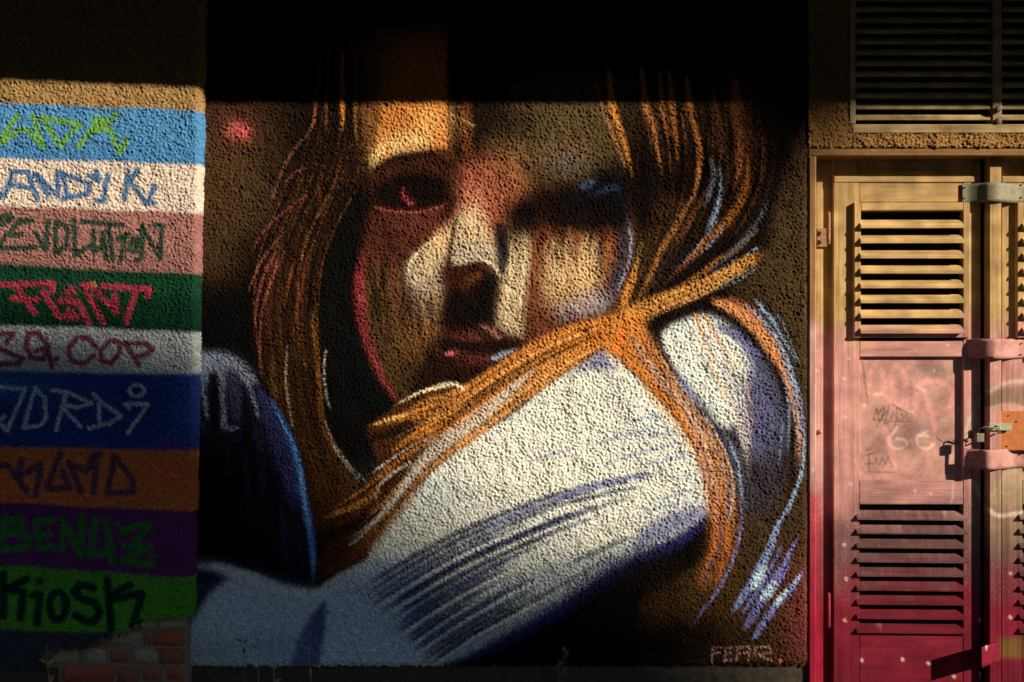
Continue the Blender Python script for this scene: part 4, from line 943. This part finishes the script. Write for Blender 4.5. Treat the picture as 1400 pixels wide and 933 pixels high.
plaster_patch(1105.6, 1166, -125, 203, 300, .8); plaster_patch(1166.5, 1620, 182, 203, 320, 1.1)
link('wall_core', box_mesh('wall_core', float(PX(1105.6)), float(PX(1164)), .018, .35, float(PZ(203)), 3.42), M_CORE, lint)
link('wall_core', box_mesh('wall_core', float(PX(1164.3)), float(PX(1620)), .018, .35, float(PZ(203)), float(PZ(183))), M_CORE, lint)

# ------------------------------------------------------------------ boards that carry the sprayed coat
def board(name, xa, xb, ya, yb, d, th, parent, mat, canvas=None, step=2.0, warp=.00018, ch=.0022):
    """box whose front face (at depth d) is a fine grid carrying the paint; edges eased"""
    cv = canvas or Dr
    X0, X1 = float(PX(xa, d)), float(PX(xb, d)); Z0, Z1 = float(PZ(yb, d)), float(PZ(ya, d))
    nx_ = max(3, int((xb - xa) / step)); ny_ = max(3, int((yb - ya) / step))
    gx = np.concatenate([[X0, X0], np.linspace(X0 + ch, X1 - ch, nx_), [X1, X1]])
    gz = np.concatenate([[Z1, Z1], np.linspace(Z1 - ch, Z0 + ch, ny_), [Z0, Z0]])
    QX, QZ = np.meshgrid(gx, gz)
    Y = np.full(QX.shape, d)
    Y[2:-2, 2:-2] += warp * np.random.default_rng(int(xa * 7 + ya * 3) % 9999).standard_normal((1, nx_)) if QX.shape[0] > QX.shape[1] else warp * np.random.default_rng(int(xa * 7 + ya * 3) % 9999).standard_normal((ny_, 1))
    Y[1, :] = Y[-2, :] = d + ch; Y[:, 1] = Y[:, -2] = d + ch
    Y[0, :] = Y[-1, :] = d + th; Y[:, 0] = Y[:, -1] = d + th
    px = 700 + QX * F / (DIST + d); py = 466.5 - (QZ - ZC) * F / (DIST + d)
    return link(name, grid_mesh(name, np.stack([QX, Y, QZ], -1), cv.sample(px, py), smooth=False), mat, parent)
def slat(name, xa, xb, yfoot, d, parent, run=.032, rise=.032, lip=.013, over=.0, canvas=None, tilt=0.0, mat=None, gain=1.0):
    """sloping louvre slat: front lip low, back edge high; d = depth of the front lip"""
    cv = canvas or Dr
    X0, X1 = float(PX(xa, d)), float(PX(xb, d)); zb = float(PZ(yfoot, d))
    prof = [(run + .006, rise - .012), (0.004, 0), (.0, .0015), (0, lip - .0015), (.0015, lip), (run, rise + lip), (run + .006, rise - .012)]
    n = 40; gx = np.linspace(X0, X1, n)
    P_ = np.zeros((len(prof), n, 3))
    for i, (y, z) in enumerate(prof):
        P_[i, :, 0] = gx; P_[i, :, 1] = d + y; P_[i, :, 2] = zb + z + tilt * (gx - X0)
    px = 700 + P_[..., 0] * F / (DIST + d); py = 466.5 - (P_[..., 2] - ZC) * F / (DIST + d)
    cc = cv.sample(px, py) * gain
    me = grid_mesh(name, P_, cc, smooth=False)
    o = link(name, me, mat or M_WOODH, parent)
    # closed ends
    import bmesh
    bm = bmesh.new(); bm.from_mesh(me)
    bmesh.ops.remove_doubles(bm, verts=bm.verts, dist=1e-6)
    bmesh.ops.holes_fill(bm, edges=[e for e in bm.edges if e.is_boundary], sides=0)
    bmesh.ops.recalc_face_normals(bm, faces=bm.faces)
    bm.to_mesh(me); bm.free()
    return o

# vent over the door
vent = tag(empty('louvre_vent', (2.1, .05, 2.5)), 'weathered wooden louvred vent set in the plaster over the door', 'vent')
Wn = Canvas(1140, -150, 1640, 300, (206, 172, 118), 9)
Wn.a *= (1 + .12 * fft_noise(Wn.h, Wn.w, 30, 15))[..., None]
Wn.blob(1300, 177, 20, 5, (120, 60, 40), .5); Wn.blob(1250, 160, 30, 5, (130, 84, 50), .5)
link('back_board', box_mesh('back_board', float(PX(1160)), float(PX(1620)), .085, .11, float(PZ(185)), 3.4), M_DARK, vent)  # near-black board painting the shade behind the vent slats
board('frame_sill', 1166, 1618, 170, 182, -.004, .075, vent, M_WOODH, Wn)
board('frame_stile', 1162, 1170, -110, 169.6, -.006, .075, vent, M_WOODV, Wn)
board('mullion', 1357, 1370, -110, 169.6, .006, .06, vent, M_WOODV, Wn)
board('frame_stile', 1608, 1616, -110, 169.6, -.006, .075, vent, M_WOODV, Wn)
yf = 164.5
while yf > -100:
    slat('slat', 1171, 1356.4, yf, .012, vent, .03, .018, .014, canvas=Wn)
    slat('slat', 1370.6, 1607, yf, .012, vent, .03, .018, .014, canvas=Wn)
    yf -= 14.8
# chipped filler where slats meet the mullion
for y_ in (150, 166):
    tube('filler', [(float(PX(1359)), .0, float(PZ(y_ + 4))), (float(PX(1364)), -.004, float(PZ(y_))), (float(PX(1369)), .0, float(PZ(y_ - 4)))], [.008, .013, .007], 7, M_MORTAR, vent)

# ------------------------------------------------------------------ double door
M_CRIMSON = plain('crimson sprayed hinge', (.2, .012, .03), .6, 0, .2, 60, .1, .001)
M_WASHER = plain('pink sprayed washer', (.42, .2, .16), .6, 0, .15, 60, .1, .001)
PAINTED_STEEL = painted_wood('sprayed board and strap', (60, 60, 60))
door = tag(empty('louvred_double_door', (2.1, .1, 0)), 'weathered wooden double door with louvres, bare above and sprayed pink to crimson below', 'door')
fr_ = link('door_frame', box_mesh('door_frame', float(PX(1097, .16)), float(PX(1614, .16)), .16, .17, 0, float(PZ(206, .16))), M_DARK, door)
board('head', 1105.6, 1620, 203.6, 213, .004, .20, fr_, M_WOODH)
board('jamb', 1105.2, 1116.5, 213.3, 975, .002, .20, fr_, M_WOODV, ch=.007)
board('jamb', 1596, 1620, 213.3, 975, .002, .20, fr_, M_WOODV)
board('rebate', 1097, 1150, 206, 975, .124, .03, fr_, M_WOODV)
board('rebate', 1560, 1614, 206, 975, .124, .03, fr_, M_WOODV)
def leaf(x_l, x_r, ll, lr, flip=False):
    """x_l..x_r leaf edges, ll..lr the louvre unit, photo pixels"""
    lf = link('door_leaf', box_mesh('door_leaf', float(PX(x_l + 2, .15)), float(PX(x_r - 2, .15)), .153, .158, .02, float(PZ(220, .15))), M_DARK, door)
    d = .097
    board('stile', x_l, ll + 7, 216, 975, d, .04, lf, M_WOODV)
    if not flip:
        board('stile', lr, lr + 11, 216, 975, d, .04, lf, M_WOODV); board('stile', lr + 11.3, x_r, 216, 975, d + .003, .04, lf, M_WOODV)
    else:
        board('stile', lr, x_r, 216, 975, d, .04, lf, M_WOODV)
    board('top_rail', ll + 7.3, lr - .3, 216, 276.5, d + .002, .04, lf, M_WOODH)
    board('top_bead', x_l + 1, x_r - 1, 241.5, 249.5, d - .004, .006, lf, M_WOODH)
    # raised upper louvre unit
    u = .075
    board('louvre_stile', ll, ll + 9, 277, 462, u, .05, lf, M_WOODV)
    board('louvre_stile', lr, lr + 9, 277, 462, u + .006, .03, lf, M_WOODV)
    board('louvre_rail', ll + 9.3, lr - .3, 277, 288, u, .05, lf, M_WOODH)
    board('louvre_rail', ll + 9.3, lr - .3, 456.5, 462, u + .004, .05, lf, M_WOODH)
    for k in range(8):
        slat('slat', ll + 9.3, lr + (1.5 if not flip else 0), 312.5 + k * 20.55 + random.uniform(-.4, .4), u - .019, lf, .04, .027, .014, tilt=random.uniform(-.002, .002))
    # near-black boards that paint the shade in the gaps behind the louvres
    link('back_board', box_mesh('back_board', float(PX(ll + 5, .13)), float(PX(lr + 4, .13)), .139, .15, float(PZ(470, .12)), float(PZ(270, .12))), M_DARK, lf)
    board('mid_rail', ll + 7.3, lr - .3, 466.5, 488, d + .001, .04, lf, M_WOODH)
    board('panel', ll + 5, lr + 2, 487, 658, d + .022, .02, lf, PAINTED_STEEL, step=1.2, warp=.0)
    board('low_rail', ll + 7.3, lr - .3, 657, 690, d + .001, .04, lf, M_WOODH)
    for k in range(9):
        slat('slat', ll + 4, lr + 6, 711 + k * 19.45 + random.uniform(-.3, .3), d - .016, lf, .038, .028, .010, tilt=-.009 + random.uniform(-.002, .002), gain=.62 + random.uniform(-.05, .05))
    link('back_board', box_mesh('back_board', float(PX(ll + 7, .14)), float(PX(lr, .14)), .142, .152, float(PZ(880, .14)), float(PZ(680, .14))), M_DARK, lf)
    board('bottom_rail', ll + 7.3, lr - .3, 869, 975, d + .001, .04, lf, M_WOODH)
    return lf
lf1 = leaf(1139.5, 1341, 1168, 1317)
lf2 = leaf(1369.5, 1556, 1391, 1528, True)
board('cover_strip', 1353, 1369, 216, 975, .056, .055, lf2, M_WOODV)
# straps bent over the cover strip
def strap(name, pts, ya, yb, parent, mat, paint=True, th=.003, dy=0):
    """pts: (px, depth) along the strap"""
    q = spline([(float(PX(x, d)), d) for x, d in pts], .004)[0]
    rows_ = 8; zt, zb = float(PZ(ya, .05)), float(PZ(yb, .05))
    zs = np.linspace(zt, zb, rows_)
    P_ = np.zeros((rows_ + 2, len(q), 3))
    for i in range(rows_ + 2):
        z = zs[min(max(i - 1, 0), rows_ - 1)]
        P_[i, :, 0] = q[:, 0]; P_[i, :, 1] = q[:, 1] + (th if i in (0, rows_ + 1) else 0); P_[i, :, 2] = z
    px = 700 + P_[..., 0] * F / (DIST + .05); py = 466.5 - (P_[..., 2] - ZC) * F / (DIST + .05)
    o = link(name, grid_mesh(name, P_, Dr.sample(px, py + dy) if paint else None), mat, parent)
    sm = o.modifiers.new('thick', 'SOLIDIFY'); sm.thickness = th; sm.offset = 0
    return o
strap('top_strap', [(1315, .091), (1326, .088), (1340, .070), (1352, .050), (1366, .046), (1380, .066), (1394, .09), (1420, .091)], 250, 276, lf2, M_ZINC, False)
for x_, y_ in ((1320, 256), (1319, 271), (1397, 253), (1397, 270)):
    tube('screw', [(float(PX(x_, .08)), .084, float(PZ(y_, .08))), (float(PX(x_, .08)), .092, float(PZ(y_, .07)))], .0035, 8, M_DARK, lf2)
s2 = strap('strap', [(1323, .094), (1327, .088), (1344, .05), (1355, .034), (1363, .031), (1374, .048), (1389, .09), (1430, .094)], 464, 490, lf2, PAINTED_STEEL)
s3 = strap('strap', [(1317, .076), (1322, .074), (1338, .046), (1348, .026), (1355, .024), (1366, .04), (1378, .07), (1388, .092), (1430, .094)], 615, 641, lf2, PAINTED_STEEL)
s4 = strap('strap', [(1342, -.02), (1346, -.004), (1354, .024), (1361, .042), (1367, .052)], 879, 906, lf2, PAINTED_STEEL, True, .003, 45)
for x_, y_ in ((1398, 470), (1397, 485), (1396, 622)):
    tube('screw', [(float(PX(x_, .08)), .086, float(PZ(y_, .08))), (float(PX(x_, .08)), .096, float(PZ(y_, .07)))], .003, 8, M_DARK, lf2)
# orange plate with hasp and padlock
plate = link('orange_plate', box_mesh('orange_plate', float(PX(1369.8, .05)), float(PX(1432, .05)), .066, .098, float(PZ(617, .05)), float(PZ(563, .05)), .003), M_ORANGE, lf2)
plate['label'] = 'orange painted board behind the hasp'
for x_, y_ in ((1381, 569), (1379, 611), (1392, 577)):
    tube('screw', [(float(PX(x_, .05)), .063, float(PZ(y_, .05))), (float(PX(x_, .05)), .068, float(PZ(y_, .05)))], .0032, 8, M_DARK, lf2)
link('hasp', box_mesh('hasp', float(PX(1355, .03)), float(PX(1386, .03)), .046, .056, float(PZ(589.5, .03)), float(PZ(579.5, .03)), .002), M_HASP, lf2)
tube('staple', [(float(PX(1366, .03)), .06, float(PZ(582, .03))), (float(PX(1366, .02)), .016, float(PZ(584, .03))), (float(PX(1367, .02)), .018, float(PZ(592, .03))), (float(PX(1367, .03)), .05, float(PZ(593, .03)))], .004, 8, M_BRASS, lf2)
# padlock hangs on the staple
pad = tag(empty('padlock', (float(PX(1350, .01)), .0, float(PZ(598, .01)))), 'small brass padlock hanging on the hasp of the double door', 'padlock')
link('body', box_mesh('body', float(PX(1335, .03)), float(PX(1346, .03)), .03, .046, float(PZ(605, .03)), float(PZ(593, .03)), .003), M_ZINC, pad)
tube('shackle', [(float(PX(1338, .03)), .038, float(PZ(593, .03))), (float(PX(1340, .03)), .036, float(PZ(587, .03))), (float(PX(1350, .02)), .028, float(PZ(584, .02))), (float(PX(1362, .02)), .024, float(PZ(586, .02))), (float(PX(1366, .02)), .026, float(PZ(589, .02)))], .0035, 8, M_ZINC, pad)
# hinge
hg = tube('hinge', [(float(PX(1133, .07)), .072, float(PZ(y_, .07))) for y_ in (335, 333, 330, 312, 294, 291, 289.5)], [.004, .0075, .009, .009, .009, .0075, .004], 10, M_RUST, fr_)
link('hinge_plate', box_mesh('hinge_plate', float(PX(1116.5, .11)), float(PX(1131, .11)), .112, .125, float(PZ(338, .1)), float(PZ(312, .1)), .003), M_RUST, fr_)
for y_ in (319, 331):
    tube('bolt', [(float(PX(1121, .1)), .1, float(PZ(y_, .1))), (float(PX(1121, .1)), .114, float(PZ(y_, .1)))], [.007, .011], 9, M_RUST, fr_)
tube('hinge', [(float(PX(1134, .07)), .08, float(PZ(y_, .07))) for y_ in (860, 857, 838, 814, 811)], [.004, .008, .008, .008, .004], 10, M_CRIMSON, fr_)
tube('bolt', [(float(PX(1122, .11)), .112, float(PZ(591, .11))), (float(PX(1122, .11)), .126, float(PZ(591, .1)))], [.009, .011], 10, M_WASHER, fr_)

# ------------------------------------------------------------------ eave over everything: its edge draws the level line of shade
E = 1.25
zb = float(PZ(143.5)) + .8 * E
eave = tag(empty('roof_eave', (0, -E / 2, zb)), 'deep flat roof eave of dark boards over the painted wall', 'roof')
for k in range(9):
    y0 = -E + .05 + k * .18
    link('soffit_board', box_mesh('soffit_board', -7, 9, y0, y0 + .172, zb + .012 + (k % 2) * .003, zb + .035, .003), M_SOFFIT, eave)
link('fascia', box_mesh('fascia', -7, 9, -E, -E + .045, zb, zb + .2, .004), M_SOFFIT, eave)
link('roof_deck', box_mesh('roof_deck', -7.05, 9.05, -E - .06, 5, zb + .205, zb + .25, .004), M_ROOF, eave)

# plain walls carry on to both sides
M_PLASTER = plain('plain ochre plaster', (.27, .17, .085), .95, var=.25, scale=160, bstr=.8, bdist=.006, spec=.05)
lw = tag(link('garage_wall', box_mesh('garage_wall', -7, float(PX(-100)), -.02, .35, 0, 3.42), M_PLASTER), 'plain ochre plaster wall continuing beyond the striped pilaster', 'wall')
rw_ = tag(link('garage_wall', box_mesh('garage_wall', float(PX(1620.5)), 9, -.004, .35, 0, 3.42), M_PLASTER), 'plain ochre plaster wall continuing beyond the double door', 'wall')

# ------------------------------------------------------------------ weeds at the foot of the wall
def weed(px, top, seed, label, d=-.06, leaves=7, bud=False, mat=M_WEED):
    r = random.Random(seed)
    x = float(PX(px, d)); z1 = float(PZ(top, d))
    root = tag(empty('weed', (x, d, 0)), label, 'weed', 'weeds at the foot of the wall')
    lean = r.uniform(-.02, .02)
    pts = [(x + lean * t * t + .004 * math.sin(5 * t + seed), d - .01 * t, z1 * t) for t in np.linspace(0, 1, 7)]
    tube('stem', pts, [.0022, .002, .0018, .0016, .0014, .0012, .0008], 5, mat, root)
    for k in range(leaves):
        t = r.uniform(.2, .98); p = Vector(pts[min(int(t * 6), 5)]).lerp(Vector(pts[min(int(t * 6) + 1, 6)]), t * 6 % 1)
        a = r.uniform(0, 6.28); ln = r.uniform(.02, .045); dr_ = Vector((math.cos(a), math.sin(a) * .6, r.uniform(.3, 1))).normalized()
        sd = dr_.cross(Vector((0, 1, .2))).normalized() * ln * .16
        v = [p, p + dr_ * ln * .45 + sd, p + dr_ * ln, p + dr_ * ln * .45 - sd]
        link('leaf', pydata('leaf', v, [(0, 1, 2, 3)]), mat, root)
    if bud:
        p = Vector(pts[-1]); tube('bud', [p, p + Vector((.002, 0, .008)), p + Vector((.003, 0, .018))], [.002, .006, .001], 6, M_STRAW, root)
weed(376, 832, 3, 'thin dry stalk before the dark blue wedge of the mural sleeve', leaves=3, mat=M_STRAW)
weed(332, 872, 5, 'low leafy weed beside the striped pilaster', leaves=9)
weed(352, 856, 6, 'thin bare stalk between two weeds under the pale sleeve', leaves=2, mat=M_STRAW)
weed(773, 889, 8, 'green leafy weed with a bud under the dark underarm of the mural', leaves=14, bud=True)
weed(764, 905, 9, 'short green weed growing close to the budding one', leaves=8)
weed(424, 880, 12, 'bent grass stalk in front of the dark blue wedge', leaves=2, mat=M_STRAW)
weed(70, 880, 14, 'dry weed at the broken plaster edge of the pilaster', -.16, 10, mat=M_STRAW)
bl = []; bf = []
r = random.Random(4)
for k in range(900):
    x = r.uniform(-2.6, 1.35); y = r.uniform(-.3, -.02) - (.08 if x < -1.3 else 0); h_ = r.uniform(.03, .13); a = r.uniform(0, 6.28); b_ = r.uniform(.1, .5) * h_; wd_ = .003
    i = len(bl); c_, s2_ = math.cos(a), math.sin(a)
    bl += [(x - wd_ * s2_, y + wd_ * c_, 0), (x + wd_ * s2_, y - wd_ * c_, 0), (x + b_ * .4 * c_ + wd_ * .6 * s2_, y + b_ * .4 * s2_ * .3, h_ * .6), (x + b_ * c_, y + b_ * s2_ * .3, h_)]
    bf += [(i, i + 1, i + 2), (i, i + 2, i + 3)]
tag(link('grass', pydata('grass', bl, bf), M_WEED), 'short grass growing along the foot of the wall', 'grass', kind='stuff')

# ------------------------------------------------------------------ trees across the yard: their crowns shade the lower left of the wall
def crown_mesh(name, clumps, per, leaf, seed):
    r = np.random.default_rng(seed); V = []
    for (cx, cy, cz, rr) in clumps:
        n = int(per * rr ** 2)
        dirs = r.standard_normal((n, 3)); dirs /= np.linalg.norm(dirs, axis=1)[:, None]
        rad_ = rr * r.random(n) ** .42
        c = np.array([cx, cy, cz]) + dirs * rad_[:, None] * np.array([1, 1, .85])
        a = r.standard_normal((n, 3)); a /= np.linalg.norm(a, axis=1)[:, None]
        b = np.cross(a, r.standard_normal((n, 3))); b /= np.linalg.norm(b, axis=1)[:, None]
        s = (leaf * r.uniform(.6, 1.3, n))[:, None]
        V.append(np.stack([c - a * s, c + b * s * .5, c + a * s, c - b * s * .5], 1))
    V = np.concatenate(V).reshape(-1, 3); n = len(V) // 4
    me = bpy.data.meshes.new(name)
    me.vertices.add(n * 4); me.vertices.foreach_set('co', V.astype(np.float32).ravel())
    me.loops.add(n * 4); me.loops.foreach_set('vertex_index', np.arange(n * 4, dtype=np.int32))
    me.polygons.add(n); me.polygons.foreach_set('loop_start', np.arange(0, n * 4, 4, dtype=np.int32))
    me.update(calc_edges=True); return me
def sunward(px, py, t):
    return Vector((float(PX(px)), 0, float(PZ(py)))) + LN * t
def special(label, t, spots, base, seed, hang=None):
    pts = [(*sunward(px, py, t + dt), rr) for px, py, rr, dt in spots]
    b = Vector((base.x, base.y, 0))
    root = tag(empty('tree', b), label, 'tree')
    link('crown', crown_mesh('crown', pts, 1700, .14, seed), M_LEAF, root)
    top = max(pts, key=lambda p: p[2])
    cx = sum(p[0] for p in pts) / len(pts); cy = sum(p[1] for p in pts) / len(pts)
    tube('trunk', [b, Vector((b.x, b.y, 4)), Vector(((b.x + cx) / 2, (b.y + cy) / 2, 9)), Vector(top[:3])], [.3, .24, .16, .04], 9, M_BARK, root)
    for p in pts[::2]:
        q = Vector(p[:3]); s0 = Vector((b.x, b.y, max(3, q.z * .55 if hang is None else q.z - hang)))
        tube('limb', [s0, (s0 + q) / 2 + Vector((0, 0, .3)), q], [.1, .06, .02], 6, M_BARK, root)
T0 = 48
low_spots = [(-230, 562, .36, 0), (-90, 570, .34, .3), (10, 574, .34, 0), (130, 568, .34, -.3), (250, 662, .33, .2), (380, 775, .33, 0), (535, 842, .33, .3), (695, 892, .33, 0), (830, 935, .32, -.3), (920, 985, .3, 0),
             (-280, 880, .6, 0), (0, 880, .6, .3), (190, 900, .6, -.3), (390, 1090, .6, 0), (600, 1160, .6, .3), (800, 1230, .6, 0),
             (-500, 1150, 1.1, .5), (0, 1230, 1.0, 0), (400, 1480, 1.0, .4), (900, 1560, .95, 0), (-300, 1700, 1.5, 0), (300, 1900, 1.5, .5), (1100, 1950, 1.3, 0), (-600, 2300, 1.8, 0), (200, 2500, 1.9, 0), (1000, 2600, 1.8, .5)]
special('broad leafy tree across the yard that shades the foot of the wall', T0, low_spots, sunward(150, 2600, T0), 61)
high_spots = [(1078, 165, .2, 0), (1112, 128, .25, .1), (1050, 108, .24, -.1), (1150, 80, .26, 0), (1255, 0, .3, 0), (1400, -120, .5, .2), (1650, -340, .8, 0), (1950, -500, 1.1, .4), (2350, -420, 1.3, 0), (2750, 150, 1.5, 0), (900, -360, .85, 0), (300, -520, 1.1, .3), (-300, -520, 1.15, 0), (1300, -760, 1.4, 0), (500, -1100, 1.7, .4), (-500, -1150, 1.8, 0), (-1100, -600, 1.3, 0), (1500, -1500, 2, 0), (2300, -1300, 2, 0), (2700, -700, 1.5, 0), (3000, 700, 1.6, 0), (2900, 1400, 1.6, 0)]  # high crown clumps to the left added to block sky above the sun
special('tall tree across the yard with one bough hanging towards the door', T0, high_spots, sunward(2800, 3000, T0), 62, .6)
bush_spots = [(1500, 1750, 1.3, 0), (1900, 2000, 1.4, .4), (2400, 2000, 1.5, 0), (2900, 2300, 1.7, 0), (1600, 2500, 1.7, .4), (2200, 2700, 1.8, 0), (2800, 2900, 1.8, 0), (1500, 3100, 1.9, 0), (2200, 3400, 1.9, 0)]  # unseen tree added to shade the yard and cut ground bounce
special('unseen lower bushy tree added across the yard to shade the ground', T0, bush_spots, sunward(2000, 3000, T0), 64)
# unseen row added to block the low sky and darken the wall top
gen = []
r = random.Random(20)
for k in range(16):
    a = r.uniform(0, 6.28); hh = r.uniform(2.5, 13); rr = 3.2 * math.sqrt(max(.15, 1 - ((hh - 7) / 7.5) ** 2)) * r.random() ** .4
    gen.append((rr * math.cos(a), rr * math.sin(a), hh, r.uniform(1.6, 2.4)))
cm = crown_mesh('crown', gen, 800, .26, 63); cm.materials.append(M_LEAF)
tm_ = None
for k, (az, ds, sc_) in enumerate([(-84, 20, 1.2), (-68, 20, 1.2), (-52, 20, 1.25), (-37, 20, 1.2), (-22, 20, 1.25), (-7, 20, 1.2), (8, 20, 1.25), (22, 20, 1.25), (33, 24, 1.3), (47, 27, .55), (60, 27, .5), (80, 20, 1.2), (92, 18, 1.2), (-96, 19, 1.2), (104, 20, 1.2), (-15, 27, 1.8), (15, 28, 1.8), (-45, 27, 1.8), (-75, 27, 1.8), (40, 34, .6), (46, 33, .62), (52, 33, .62), (58, 33, .62), (64, 33, .62), (74, 28, 1.15), (79, 32, 1.5), (87, 28, 1.4), (98, 27, 1.4), (112, 24, 1.3), (-108, 22, 1.3)]):
    x = ds * math.sin(R(az)); y = -ds * math.cos(R(az))
    root = tag(empty('tree', (x, y, 0)), 'unseen leafy tree added behind the viewpoint to block the low sky', 'tree', 'trees added to block the low sky')
    root.rotation_euler.z = k * 1.3; root.scale = (sc_,) * 3
    c = bpy.data.objects.new('crown', cm); col.objects.link(c); c.parent = root
    if tm_ is None:
        t_ = tube('trunk', [(0, 0, 0), (.1, 0, 3), (0, .1, 8), (.1, .1, 12)], [.3, .24, .16, .05], 8, M_BARK); tm_ = t_.data
    else:
        t_ = bpy.data.objects.new('trunk', tm_); col.objects.link(t_)
    t_.parent = root
